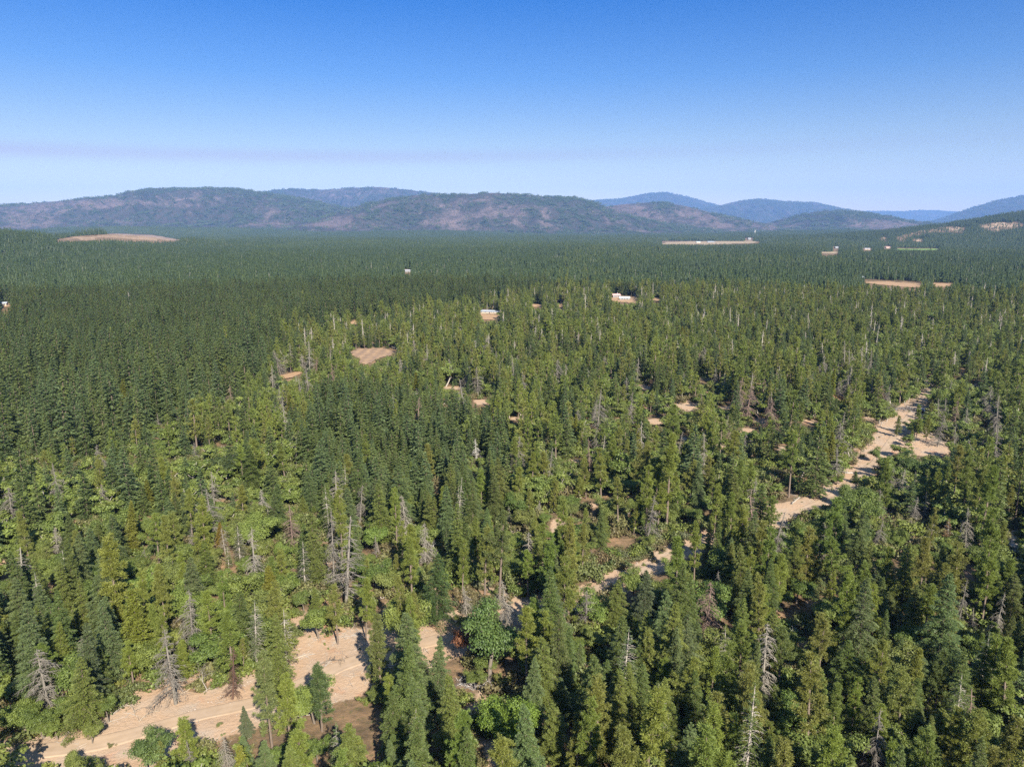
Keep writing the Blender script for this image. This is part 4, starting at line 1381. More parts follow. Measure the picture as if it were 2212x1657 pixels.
    ('fir', 3, 534, 1590, 1520, 0.9, (0.085, 0.10, 0.055), None, None), ('pine', 4, 412, 1662, 1537, 1.2, PINE_T['yellow green'], 'young yellow-green pine just below the sandy clearing', 'the young roadside pine'),
    ('oak', 0, 318, 1668, 1580, 1.0, (0.070, 0.105, 0.028), 'twiggy round oak between the road and the bottom edge', 'the twiggy round oak'), ('pine', 4, 345, 1684, 1598, 0.8, PINE_T['olive green'], None, None),
    ('oak', 2, 160, 1684, 1630, 1.0, OAK_T['olive green'], None, None), ('oak', 2, 225, 1690, 1640, 0.9, OAK_T['olive green'], None, None), ('fir', 3, 100, 1690, 1646, 1.0, OAK_T['bright green'], None, None),
    ('fir', 1, 200, 1536, 1338, 0.95, (0.06, 0.08, 0.035), None, None), ('fir', 4, 186, 1586, 1420, 1.1, FIR_T['olive green'], None, None), ('fir', 1, 250, 1436, 1284, 1.0, FIR_T['blue green'], None, None),
    ('fir', 2, 95, 1394, 1262, 1.0, FIR_T['blue green'], None, None), ('fir', 0, 145, 1346, 1214, 1.0, FIR_T['olive green'], None, None), ('fir', 0, 48, 1444, 1318, 1.1, FIR_T['dark green'], None, None), ('fir', 2, 38, 1376, 1256, 1.1, FIR_T['olive green'], None, None),
    ('oak', 3, 95, 1592, 1520, 1.0, OAK_T['deep green'], None, None), ('oak', 1, 60, 1590, 1510, 1.0, OAK_T['bright green'], None, None), ('oak', 0, 125, 1598, 1545, 1.0, OAK_T['bright green'], None, None), ('oak', 2, 20, 1584, 1520, 1.1, OAK_T['olive green'], None, None),
    ('oak', 2, 200, 1606, 1560, 0.9, OAK_T['olive green'], None, None), ('oak', 0, 160, 1560, 1500, 1.0, OAK_T['deep green'], None, None), ('oak', 1, 235, 1560, 1500, 0.9, OAK_T['deep green'], None, None),
    ('fir', 5, 620, 1452, 1310, 1.1, PINE_T['olive green'], None, None), ('pine', 0, 730, 1390, 1260, 1.0, PINE_T['olive green'], None, None), ('pine', 2, 598, 1400, 1250, 1.0, PINE_T['olive green'], None, None),
    ('oak', 3, 688, 1378, 1300, 0.9, OAK_T['bright green'], None, None), ('pine', 1, 790, 1380, 1240, 0.9, PINE_T['yellow green'], None, None),
    ('oak', 4, 1966, 1034, 972, 1.15, (0.058, 0.092, 0.024), 'broad oak on a thick pale trunk right of the sandy strip', 'the broad strip-side oak'),
    ('oak', 1, 1915, 1030, 985, 0.9, OAK_T['deep green'], None, None), ('fir', 0, 1847, 1043, 1016, 1.2, (0.06, 0.09, 0.025), 'small young fir alone on the sandy strip', 'the lone young fir'),
    ('pine', 4, 1937, 944, 896, 1.0, (0.105, 0.125, 0.035), 'young yellowish pine standing inside the sandy strip', 'the young strip pine'), ('pine', 4, 1980, 945, 870, 0.9, PINE_T['mid green'], None, None),
    ('pine', 2, 2000, 956, 895, 0.9, PINE_T['olive green'], None, None), ('pine', 4, 1966, 958, 928, 1.0, PINE_T['yellow green'], None, None), ('oak', 2, 1893, 998, 965, 0.9, OAK_T['deep green'], None, None),
    ('oak', 0, 1878, 1150, 1062, 1.1, OAK_T['deep green'], None, None), ('oak', 2, 1838, 1104, 1048, 1.1, OAK_T['deep green'], None, None), ('oak', 3, 1768, 1130, 1092, 0.9, OAK_T['bright green'], None, None),
    ('fir', 0, 1722, 1140, 1110, 1.0, OAK_T['deep green'], None, None),
    ('oak', 4, 348, 958, 922, 1.0, (0.085, 0.12, 0.045), 'round pale madrone wrapped about a blue fir in the fir stand', 'the round pale madrone'),
    ('oak', 4, 482, 1118, 1080, 1.0, (0.11, 0.145, 0.04), 'smooth round yellow-green madrone before the tall oaks', 'the smooth round madrone'),
    ('cedar', 0, 323, 1105, 1034, 1.0, (0.120, 0.125, 0.02), None, None), ('cedar', 0, 478, 1180, 1128, 0.9, (0.19, 0.13, 0.02), 'golden dying conifer behind the pale short snag', 'the golden conifer'),
    ('pine', 2, 395, 1130, 1036, 1.1, PINE_T['yellow green'], None, None), ('fir', 2, 545, 1060, 965, 1.2, (0.072, 0.10, 0.022), 'rounded bright fir at the near left of the young fir block', 'the rounded bright fir'),
    ('oak', 1, 485, 1040, 980, 1.3, (0.045, 0.065, 0.02), None, None),
    ('pine', 3, 1452, 1010, 870, 1.0, PINE_T['mid green'], None, None), ('pine', 1, 1440, 1140, 930, 1.0, PINE_T['yellow green'], None, None), ('pine', 0, 1395, 1160, 1000, 1.0, PINE_T['yellow green'], None, None),
    ('pine', 3, 1335, 1150, 1030, 1.0, PINE_T['olive green'], None, None), ('pine', 2, 1540, 1180, 1040, 0.9, PINE_T['yellow green'], None, None), ('pine', 1, 1590, 1120, 990, 0.9, PINE_T['mid green'], None, None),
    ('fir', 1, 1620, 1240, 1100, 1.0, FIR_T['blue green'], None, None), ('pine', 1, 1498, 1270, 1120, 0.8, PINE_T['yellow green'], None, None),
]
SNAG_RUST = (1804, 882)          # the rusty bush round the grey snag

T = dict(k=[], m=[], x=[], y=[], z=[], h=[], sx=[], col=[], lab=[], phrase=[], hand=[])


def tadd(k, m, x, y, h, sx, col, lab=None, phrase=None, hand=False):
    for key, v in zip(T, (k, m, x, y, float(near_z(x, y)) if math.hypot(x, y) < 470 else float(H(x, y)), h, sx, col, lab, phrase, hand)):
        T[key].append(v)


hand_xy, strips = [], []
for (k, m, xb, yb, yt, wd, col, lab, ph) in HAND:
    gx, gy = ground_at(xb, yb)
    z0 = float(H(gx, gy))
    gx, gy = ground_at(xb, yb, z0)
    h = height_for(gx, gy, yt) - z0
    if col not in [c_ for d_ in (FIR_T, PINE_T, OAK_T) for c_ in d_.values()] and k != 'snag':
        col = tuple(v * 1.25 for v in col)
    mm = HI[k][m % len(HI[k])]
    sx = wd * (h / mm['h']) ** (0.75 if k in ('fir', 'pine', 'cedar') else 1.0)
    tadd(k, m, gx, gy, h, sx, col, lab, ph, True)
    hand_xy.append((gx, gy))
    if ph:
        strips.append((xb, yb, yt, gy, 7 if k == 'snag' else 10))
hand_xy = np.array(hand_xy)

# jittered grid of standing places out to the first kilometre
S0 = 3.75
gx, gy = np.meshgrid(np.arange(-760, 760, S0), np.arange(52, 960, S0), indexing='ij')
gx = (gx + rng.uniform(-0.42, 0.42, gx.shape) * S0).ravel()
gy = (gy + rng.uniform(-0.42, 0.42, gy.shape) * S0).ravel()
ok = (np.abs(gx) < 0.86 * gy + 22) & (np.hypot(gx, gy) > 56) & (np.hypot(gx, gy) < 950)
gx, gy = gx[ok], gy[ok]
gz = H(gx, gy)
xd, yd = project(gx, gy, gz)
W = kind_weights(xd, yd)
W = W / W.sum(1, keepdims=True)
kk = (rng.random(len(gx))[:, None] > np.cumsum(W, 1)).sum(1).clip(0, 5)
dense = inside(xd, yd, FIR1) | inside(xd, yd, FIR2)
fir1 = inside(xd, yd, FIR1)
thin = np.where(fir1, 0.27, np.where(dense, 0.58, 0.80))
thin = np.where((kk == 2), thin * 0.88, thin)
gap = fbm(gx, gy, 26, 3)
thin = np.where(~dense, thin * np.clip(0.15 + 1.9 * (gap - 0.22) / 0.4, 0.16, 1.1), thin)
ok = (rng.random(len(gx)) < thin) & (kk < 5)
ok &= (sdist(gx, gy, CUT) > np.where(kk == 2, 2.0, 0.8)) | (rng.random(len(gx)) < 0.55)
gx, gy, gz, kk, dense, gx_d, gy_d = gx[ok], gy[ok], gz[ok], kk[ok], dense[ok], xd[ok], yd[ok]
hh = np.select([kk == 0, kk == 1, kk == 2, kk == 3], [rng.normal(13.6, 3.2, len(gx)), rng.normal(14.6, 3.6, len(gx)), rng.normal(7.0, 1.6, len(gx)), rng.normal(12.8, 2.8, len(gx))], rng.normal(13.5, 2, len(gx)))
hh = np.where(dense & (kk == 0), rng.normal(16.0, 2.2, len(gx)), hh) * np.where(inside(gx_d, gy_d, FIR1) & (kk == 0), 1.28, 1.0) * np.where(kk == 2, 1.0, 0.78 + 0.44 * fbm(gx, gy, 55, 2))
hh = np.where((kk < 2) & ~dense & (rng.random(len(gx)) < 0.16), hh * 0.55, hh).clip(4, 26)
rad = np.select([kk == 0, kk == 1, kk == 2], [hh * 0.20, hh * 0.17, hh * 0.42], hh * 0.10)
ok = ~blocked(gx, gy, gz, hh, rad, VIS)
# keep the well-known single trees in sight and clear of their neighbours
xb, yb = project(gx, gy, gz)
xt, yt = project(gx, gy, gz + hh)
pw = rad * F / np.hypot(gx, gy)
shrink = np.zeros(len(gx), bool)
for (sx_, sy_, st_, sgy, sw) in strips:
    lo = st_ + 0.72 * (sy_ - st_)
    low_ = (gy < sgy + 1) & (np.abs(xb - sx_) < pw * 0.75 + sw) & (yt < lo) & (yb > st_)
    shrink |= low_
for hx, hy in hand_xy:
    ok &= (gx - hx) ** 2 + (gy - hy) ** 2 > 2.3 ** 2
kk = np.where(shrink, 2, kk)
hh = np.where(shrink, np.minimum(hh, rng.uniform(3.2, 5.2, len(gx))), hh)
gx, gy, gz, kk, hh = (a[ok] for a in (gx, gy, gz, kk, hh))
print('trees in the first kilometre', len(gx), [int((kk == i).sum()) for i in range(5)])

# the nearest of each kind stand as things of their own, the rest as stuff
xt, yt = project(gx, gy, gz + hh * 0.9)
inview = (xt > 4) & (xt < PW - 4) & (yt < PH - 12)
dist = np.hypot(gx, gy)
LIMIT = {'fir': 296, 'pine': 296, 'oak': 290, 'snag': 290, 'cedar': 60}
is_thing = np.zeros(len(gx), bool)
for i, k in enumerate(KINDS[:5]):
    n_hand = sum(1 for a in T['k'] if a == k)
    idx = np.where((kk == i) & inview)[0]
    idx = idx[np.argsort(dist[idx])][:LIMIT[k] - n_hand]
    is_thing[idx] = True
TONES = {'fir': FIR_T, 'pine': PINE_T, 'oak': OAK_T, 'cedar': {'golden green': (0.17, 0.175, 0.025)}}
for i in np.where(is_thing)[0]:
    k = KINDS[kk[i]]
    if k == 'snag':
        c = {'grey': GREY, 'pale': PALE, 'brownish': PINK}
        tn = random.choices(list(c), (5, 3, 1.3))[0]
        m = random.choices(range(6), (2, 3, 3, 3, 0.6, 0.6))[0]
        col = c[tn]
    else:
        c = TONES[k]
        tn = random.choice(list(c))
        m = random.randrange(len(HI[k])) if k != 'fir' else random.choices(range(6), (4, 4, 4, 4, 3, 1.0))[0]
        col = tuple(v * random.uniform(0.93, 1.07) for v in c[tn])
    mm = HI[k][m]
    h = hh[i] * (0.75 if k == 'snag' and m >= 4 else 1)
    if k == 'snag' and m >= 4:
        h = min(h, 10)
    wdt = (h / mm['h']) ** (0.8 if k in ('fir', 'pine', 'cedar') else 1.0) * random.uniform(0.80, 1.25)
    tadd(k, m, gx[i], gy[i], h, wdt, col)
    T['lab'][-1] = None
    T['phrase'][-1] = None
    T.setdefault('tone', {})[len(T['k']) - 1] = tn

NAME = {'fir': 'fir_tree', 'pine': 'pine_tree', 'oak': 'oak_tree', 'snag': 'dead_tree', 'cedar': 'cedar_tree', 'madrone': 'madrone_tree'}
GROUP = {'fir': 'fir trees of the woods', 'pine': 'pines of the woods', 'oak': 'oaks of the woods', 'snag': 'dead trees standing in the woods', 'cedar': 'golden cedars in the fir stand', 'madrone': 'madrones of the woods'}
CAT = {'fir': 'fir tree', 'pine': 'pine tree', 'oak': 'oak tree', 'snag': 'dead tree', 'cedar': 'cedar tree', 'madrone': 'madrone tree'}
TREES = []
for i in range(len(T['k'])):
    k, m = T['k'][i], T['m'][i]
    mm = HI[k][m % len(HI[k])]
    root = bpy.data.objects.new(NAME[k], None)
    C.objects.link(root)
    root.location = (T['x'][i], T['y'][i], T['z'][i] - 0.15)
    sz = T['h'][i] / mm['h']
    root.scale = (T['sx'][i], T['sx'][i], sz)
    tilt = 0.04 if k != 'snag' else 0.06
    root.rotation_euler = (random.gauss(0, tilt), random.gauss(0, tilt), random.uniform(0, 6.283))
    root.empty_display_size = 0.5
    cr = link('crown', mm['crown'], root)
    tr = link('trunk', mm['trunk'], root)
    cr.color = (*T['col'][i], 1)
    tr.color = (*T['col'][i], 1) if k == 'snag' else ((0.30, 0.13, 0.07, 1) if k == 'madrone' else (0.17, 0.14, 0.11, 1))
    root['category'] = CAT[k]
    root['group'] = GROUP[k]
    TREES.append(root)

# ---- the rest of the first kilometre
st = ~is_thing
NM = {'fir': ('fir_forest', 'dense dark fir forest filling the plain', 'forest'), 'pine': ('pine_forest', 'yellow-green pine woods running back over the plain', 'forest'),
      'oak': ('oak_woods', 'rounded oaks mixed through the conifer woods', 'forest'), 'snag': ('dead_woods', 'grey dead trees scattered through the far woods', 'forest'), 'cedar': ('cedar_woods', 'golden cedars scattered through the far woods', 'forest')}
for i, k in enumerate(KINDS[:5]):
    idx = np.where(st & (kk == i))[0]
    if not len(idx):
        continue
    pr = LOD[k]
    which = rng.integers(0, len(pr), len(idx))
    ph_ = np.array([p[1] for p in pr])[which]
    sz = hh[idx] / ph_
    if k == 'snag':
        sz = np.where(which == 2, 8.0 / ph_, sz)
    sw = sz ** 0.8 * rng.uniform(0.78, 1.28, len(idx))
    scatter(NM[k][0], [p[0] for p in pr], which, np.stack([gx[idx], gy[idx], gz[idx] - 0.2], 1),
            np.stack([rng.normal(0, 0.02, len(idx)), rng.normal(0, 0.02, len(idx)), rng.uniform(0, 6.283, len(idx))], 1), np.stack([sw, sw, sz], 1), NM[k][1], NM[k][2])


# ---- farther woods as stands
HILLS = lambda X, Y: ((X > 1500) & (Y > 2900) & (Y < 4300)) | ((X < -900) & (Y > 2250) & (Y < 3000))


def stands(name, size, d0, d1, protos, hmax, label, hills=None):
    X, Y = np.meshgrid(np.arange(-max(d1, 4000), max(d1, 4000), size), np.arange(d0 * 0.6, max(d1, 4400), size), indexing='ij')
    X, Y = X.ravel() + rng.uniform(-3, 3, X.size), Y.ravel() + rng.uniform(-3, 3, X.size)
    dd = np.hypot(X, Y)
    k = (dd > d0) & (dd < d1)
    if hills is not None:
        k = (k | HILLS(X, Y)) if hills else (k & ~HILLS(X, Y))
    k &= np.abs(X) < 0.78 * Y + 40
    X, Y = X[k], Y[k]
    Z = H(X, Y)
    bad = blocked(X, Y, Z, np.full(len(X), hmax), np.full(len(X), size * 0.5), VIS, 1.0)
    for oy in (-0.45, 0.45):
        for ox in (-0.45, 0.0, 0.45):
            bad |= blocked(X + ox * size, Y + oy * size, Z, np.full(len(X), hmax), np.full(len(X), size * 0.1), VIS, 1.0)
    BX, BY = X[bad], Y[bad]
    sp = size / (4 if size < 40 else 7)
    m_ = int(size / sp)
    ox, oy = np.meshgrid((np.arange(m_) + 0.5) * sp - size / 2, (np.arange(m_) + 0.5) * sp - size / 2)
    fx = (BX[:, None] + ox.ravel()[None] + rng.uniform(-0.4, 0.4, (len(BX), m_ * m_)) * sp).ravel()
    fy = (BY[:, None] + oy.ravel()[None] + rng.uniform(-0.4, 0.4, (len(BX), m_ * m_)) * sp).ravel()
    fh = rng.uniform(9, 18, len(fx))
    fz = H(fx, fy)
    okf = ~blocked(fx, fy, fz, fh, np.full(len(fx), 3.2), VIS, 0.8)
    okf |= (rng.random(len(fx)) < 0.14) & ~blocked(fx, fy, fz, fh, np.full(len(fx), 3.2), VIS[:-6] + [CLEARCUT], 0.8)
    fx, fy, fz, fh = fx[okf], fy[okf], fz[okf], fh[okf]
    X, Y, Z = X[~bad], Y[~bad], Z[~bad]
    e = 5.0
    gxx, gyy = (H(X + e, Y) - H(X - e, Y)) / (2 * e), (H(X, Y + e) - H(X, Y - e)) / (2 * e)
    xd_, yd_ = project(X, Y, Z)
    conif = inside(xd_, yd_, FIR1) | (fbm(X, Y, 330, 3) + rng.normal(0, 0.03, len(X)) > 0.46)
    n = len(protos)
    q = rng.integers(0, n // 4 if n >= 8 else n // 2, len(X))
    if n >= 8:
        which = np.where(conif, q * 4 + rng.integers(0, 2, len(X)), q * 4 + 2 + rng.integers(0, 2, len(X)))
    else:
        which = np.where(conif, q * 2, q * 2 + 1)
    s = rng.uniform(0.8, 1.2, len(X)) * (0.78 + 0.45 * fbm(X, Y, 180, 3))
    rot = np.stack([np.arctan(gyy), -np.arctan(gxx), rng.integers(0, 4, len(X)) * math.pi / 2], 1)
    print(name, len(X), len(fx))
    fs = fh / 18
    scatter(name, protos + SINGLES, np.concatenate([which, n + rng.integers(0, len(SINGLES), len(fx))]), np.concatenate([np.stack([X, Y, Z], 1), np.stack([fx, fy, fz - 0.4], 1)]),
            np.concatenate([rot, np.stack([fx * 0, fx * 0, rng.uniform(0, 6.28, len(fx))], 1)]), np.concatenate([np.stack([np.ones(len(X)) * 1.03, np.ones(len(X)) * 1.03, s], 1), np.stack([fs, fs, fs], 1)]), label, 'forest')


stands('mixed_forest', 28, 936, 2350, STAND_NEAR, 20, 'mixed forest of the middle valley', True)
stands('valley_forest', 56, 2330, 7400, STAND_FAR, 20, 'dark conifer forest of the far valley floor', False)
n_ = len(MTN_PTS)
mw_ = rng.integers(0, 3, n_) * 2 + (rng.random(n_) < np.clip((MTN_SP - 0.3) * 2, 0, 0.8))
scatter('mountain_forest', STAND_MTN, mw_, MTN_PTS, np.stack([np.arctan(MTN_NRM[:, 1]), -np.arctan(MTN_NRM[:, 0]), rng.uniform(0, 6.28, n_)], 1),
        np.stack([np.ones(n_), np.ones(n_), rng.uniform(0.75, 1.2, n_)], 1), 'conifers clothing the mountain slopes, thin where burnt', 'forest')
print('mountain stands', n_)


# ================================================================== UNDERGROWTH AND LITTER
us = []
S1 = 2.5
ux, uy = np.meshgrid(np.arange(-420, 420, S1), np.arange(84, 470, S1), indexing='ij')
ux, uy = (ux + rng.uniform(-1.2, 1.2, ux.shape)).ravel(), (uy + rng.uniform(-1.2, 1.2, uy.shape)).ravel()
k = (np.abs(ux) < 0.76 * uy + 10)
ux, uy = ux[k], uy[k]
dcut = sdist(ux, uy, CUT)
dens = np.clip(2.3 * (fbm(ux, uy, 16, 3) - 0.26), 0.08, 0.9)
dens = np.where(dcut < 0, 0.10 + 0.22 * (dcut > -3), dens)
k = rng.random(len(ux)) < dens
ux, uy, dcut = ux[k], uy[k], dcut[k]
us = np.where(dcut < 0, rng.uniform(0.15, 0.5, len(ux)), rng.uniform(0.9, 2.7, len(ux)))
blk = blocked(ux, uy, near_z(ux, uy), us * 1.2, us, VIS) & (us > 0.5)
ux, uy, us = ux[~blk], uy[~blk], us[~blk]
SH_STUFF = [proto('shrub', s.mesh('shrub', [M_SHRUB, M_SNAG])) for s in SHRUBS]
scatter('undergrowth', SH_STUFF, rng.integers(0, 4, len(ux)), np.stack([ux, uy, near_z(ux, uy) - 0.05], 1),
        np.stack([np.zeros(len(ux)), np.zeros(len(ux)), rng.uniform(0, 6.28, len(ux))], 1), np.stack([us, us, us * rng.uniform(0.7, 1.3, len(ux))], 1), 'low brush and seedlings between the trees and along the cut strip', 'undergrowth')
print('undergrowth', len(ux))
# sticks, chips and stones strewn over the bare soil
def litter(seed, stone):
    r = np.random.default_rng(seed)
    mb = MB()
    for _ in range(5):
        p = r.normal(0, 0.5, 3) * [1, 1, 0]
        if stone:
            k = r.uniform(0.06, 0.2)
            mb.tube([p - [0, 0, k], p, p + [0, 0, k * 0.6], p + [0, 0, k * 0.75]], [k * 0.9, k, k * 0.6, 0.01], 5)
        else:
            a = r.uniform(0, 6.28)
            d = np.array([math.cos(a), math.sin(a), r.normal(0, 0.08)]) * r.uniform(0.3, 1.0)
            mb.tube([p - d, p + [0, 0, 0.06], p + d], [0.035, 0.045, 0.015], 3)
    return mb


lx_, ly_ = rng.uniform(-170, 230, 26000), rng.uniform(90, 420, 26000)
k = (sdist(lx_, ly_, CUT) < 2) & (rng.random(26000) < np.clip(fbm(lx_, ly_, 10, 3) * 2.2 - 0.55, 0.03, 1))
lx_, ly_ = lx_[k], ly_[k]
ls_ = rng.uniform(0.5, 1.5, len(lx_))
M_STONE = bark_material('stone', (0.34, 0.27, 0.21), (0.22, 0.18, 0.15))
scatter('litter', [proto('litter', litter(300 + i, i > 2).mesh('litter', [M_STONE if i > 2 else M_SNAG])) for i in range(5)], rng.integers(0, 5, len(lx_)), np.stack([lx_, ly_, near_z(lx_, ly_) + 0.02], 1),
        np.stack([ls_ * 0, ls_ * 0, rng.uniform(0, 6.28, len(lx_))], 1), np.stack([ls_] * 3, 1), 'sticks, chips and stones strewn over the bare tan soil', 'litter')
print('litter', len(lx_))

#==PART4==
# ================================================================== BRUSH, LOGS AND PILES
SH_TONES = {'olive brown': (0.15, 0.12, 0.06), 'dull green': (0.11, 0.13, 0.045), 'greyish green': (0.13, 0.135, 0.075), 'yellow green': (0.17, 0.18, 0.04)}
SHRUB_OBJ = []
BRUSH = [([(1290, 1196), (1400, 1158), (1560, 1108), (1590, 1138), (1480, 1166), (1400, 1196), (1322, 1226)], 62, ('olive brown', 'greyish green', 'olive brown', 'dull green')),
         ([(1650, 1372), (1760, 1330), (1800, 1420), (1700, 1446)], 26, ('olive brown', 'dull green')),
         ([(955, 1292), (1060, 1252), (1170, 1276), (1010, 1322)], 24, ('olive brown', 'olive brown', 'greyish green')),
         ([(20, 1590), (240, 1556), (300, 1486), (250, 1480), (60, 1570)], 18, ('yellow green', 'dull green')),
         ([(430, 1480), (640, 1400), (640, 1360), (420, 1440)], 18, ('yellow green', 'dull green', 'olive brown'))]
for poly, n_, tones in BRUSH:
    P = np.array(poly, float)
    k = 0
    while k < n_:
        x, y = random.uniform(P[:, 0].min(), P[:, 0].max()), random.uniform(P[:, 1].min(), P[:, 1].max())
        if not inside(np.array([x]), np.array([y]), poly)[0]:
            continue
        k += 1
        X, Y = ground_at(x, y)
        i = random.randrange(4)
        o = link('shrub', HI_SHRUB[i])
        o.location = (X, Y, float(near_z(X, Y)) - 0.05)
        s = random.uniform(0.9, 2.1)
        o.scale = (s, s, s * random.uniform(0.7, 1.1))
        o.rotation_euler = (0, 0, random.uniform(0, 6.28))
        tn = random.choice(tones)
        o.color = (*[v * random.uniform(0.92, 1.08) for v in SH_TONES[tn]], 1)
        tag(o, None, 'shrub', 'shrubs along the cut strip')
        SHRUB_OBJ.append((o, tn, s))
X, Y = ground_at(*SNAG_RUST)
o = link('shrub', HI_SHRUB[3])
o.location = (X, Y, float(near_z(X, Y)) - 0.05)
o.scale = (3.6, 3.6, 4.2)
o.color = (0.17, 0.085, 0.05, 1)
tag(o, 'big rusty brown dead bush below a grey snag in the pine woods', 'shrub', 'shrubs along the cut strip')


def on_ground(xd_, yd_, dz=0.0):
    x, y = ground_at(xd_, yd_)
    z = float(near_z(x, y)) if math.hypot(x, y) < 470 else float(H(x, y))
    x, y = ground_at(xd_, yd_, z)
    return np.array([x, y, z + dz])


def log(a, b, rad, col, label, seed=1):
    r = np.random.default_rng(seed)
    A, B = on_ground(*a, rad * 0.8), on_ground(*b, rad * 0.6)
    root = link('fallen_log', None)
    root.location = A
    tag(root, label, 'log', 'logs and branches lying in the cut strip')
    t = np.linspace(0, 1, 7)
    ln = np.outer(t, B - A) + r.normal(0, rad * 0.25, (7, 3)) * [1, 1, 0.3]
    m = MB()
    m.tube(ln, np.linspace(rad, rad * 0.6, 7), 8)
    for e, rr in ((ln[0], rad), (ln[-1], rad * 0.6)):
        m.tube([e, e + unit(B - A) * 0.01], [rr, 0.001], 8)
    body = link('trunk', m.mesh('log', [M_DEAD]), root)
    body.color = (*col, 1)
    for _ in range(3):
        m = MB()
        q = ln[r.integers(1, 6)]
        d = unit(rand_dirs(r, 1)[0] * [1, 1, 0.6] + [0, 0, 0.5])
        m.tube([q, q + d * rad * 4, q + d * rad * 7 + r.normal(0, rad, 3)], [rad * 0.35, rad * 0.22, rad * 0.1], 4)
        br = link('branch', m.mesh('log_branch', [M_DEAD]), root)
        br.color = (*col, 1)
    return root


log((1824, 1023), (1842, 1022), 0.28, (0.42, 0.38, 0.33), 'white log lying on the left rim of the sandy strip', 1)
log((1711, 1090), (1727, 1075), 0.26, (0.36, 0.31, 0.25), 'pale log leaning from the brush at the near end of the sandy strip', 2)
log((386, 1504), (414, 1486), 0.16, (0.40, 0.31, 0.22), 'tan log lying behind the tall grey roadside snag', 3)
log((1046, 1468), (1064, 1470), 0.22, (0.60, 0.56, 0.52), 'bleached log beside the grey slash pile', 4)
log((1030, 1305), (1052, 1304), 0.18, (0.45, 0.40, 0.34), 'grey log in front of the tallest bare-trunked pine', 5)
log((640, 1422), (662, 1415), 0.12, (0.42, 0.34, 0.25), 'thin pale log at the left rim of the open sandy clearing', 6)


def fallen_branch(a, b, rad, col, label, seed):
    r = np.random.default_rng(seed)
    A, B = on_ground(*a, 0.1), on_ground(*b, 0.1)
    D = B - A
    L = np.linalg.norm(D)
    lat = np.array([-D[1], D[0], 0]) / L
    m = MB()
    t = np.linspace(0, 1, 6)
    ln = np.outer(t, D) + np.outer(np.sin(t * 3.14) * L * 0.12, lat) + np.outer(np.sin(t * 3.1) * 0.35, [0, 0, 1])
    m.tube(ln, np.linspace(rad, rad * 0.35, 6), 5)
    for _ in range(14):
        i = r.integers(0, 5)
        p = ln[i] + (ln[i + 1] - ln[i]) * r.random()
        d = unit(D / L * r.uniform(0.2, 1) + lat * r.choice([-1, 1]) * r.uniform(0.4, 1.2) + np.array([0, 0, r.uniform(-0.02, 0.5)]))
        q = p + d * L * r.uniform(0.12, 0.32)
        m.tube([p, (p + q) / 2 + r.normal(0, 0.08, 3), q], [rad * 0.5, rad * 0.35, rad * 0.15], 3)
    o = link('fallen_branch', m.mesh('fallen_branch', [M_DEAD]))
    o.location = A
    o.color = (*col, 1)
    tag(o, label, 'branch', 'logs and branches lying in the cut strip')


fallen_branch((692, 1436), (738, 1428), 0.11, (0.17, 0.14, 0.11), 'dark branchy dead limb lying across the open sandy clearing', 11)
fallen_branch((242, 1546), (288, 1524), 0.09, (0.36, 0.31, 0.25), 'heap-like grey branch at the sandy bank behind the round oak', 12)
fallen_branch((262, 1522), (292, 1548), 0.08, (0.40, 0.33, 0.25), 'curved tan branch crossing the grey one on the sandy bank', 13)
fallen_branch((300, 1560), (345, 1536), 0.08, (0.42, 0.34, 0.25), 'long thin tan branch lying between the road and the bank', 14)
fallen_branch((440, 1496), (470, 1490), 0.08, (0.36, 0.30, 0.24), 'grey twiggy branch left of the burnt brown conifer', 15)
fallen_branch((508, 1468), (545, 1460), 0.08, (0.38, 0.33, 0.28), 'pale branch lying right of the burnt brown conifer', 16)
fallen_branch((735, 1442), (752, 1420), 0.06, (0.30, 0.22, 0.15), 'short brown limb in the shade of the yellowish pine', 17)
fallen_branch((1408, 1154), (1440, 1148), 0.12, (0.48, 0.44, 0.40), 'bleached limb among the olive brush above the sandy bend', 18)


def brush_pile(c, rx, ry, hgt, n, cols, label, seed):
    r = np.random.default_rng(seed)
    O = on_ground(*c)
    root = link('brush_pile', None)
    root.location = O
    tag(root, label, 'brush pile')
    for col, share in cols:
        m = MB()
        for _ in range(int(n * share)):
            a, q = r.uniform(0, 6.28), r.random() ** 0.5
            p = np.array([rx * q * math.cos(a), ry * q * math.sin(a), hgt * (1 - q * q) * r.uniform(0.3, 1)])
            d = unit(np.array([math.cos(a + r.normal(0, 1)), math.sin(a + r.normal(0, 1)), r.normal(0, 0.25)]))
            L = r.uniform(0.8, 2.6)
            m.tube([p - d * L / 2, p + r.normal(0, 0.08, 3), p + d * L / 2], np.array([1, 0.8, 0.4]) * r.uniform(0.03, 0.09), 3)
        o = link('stick', m.mesh('stick', [M_DEAD]), root)
        o.color = (*col, 1)
        o['kind'] = 'stuff'


brush_pile((1957, 886), 6.0, 3.6, 1.5, 260, (((0.17, 0.155, 0.15), 0.7), ((0.42, 0.39, 0.36), 0.3)), 'long grey slash pile at the far end of the sandy strip', 21)
brush_pile((1024, 1474), 3.0, 2.2, 1.0, 220, (((0.16, 0.145, 0.14), 0.55), ((0.50, 0.47, 0.44), 0.45)), 'grey and white slash pile beside the bright green madrone\'s clearing', 22)


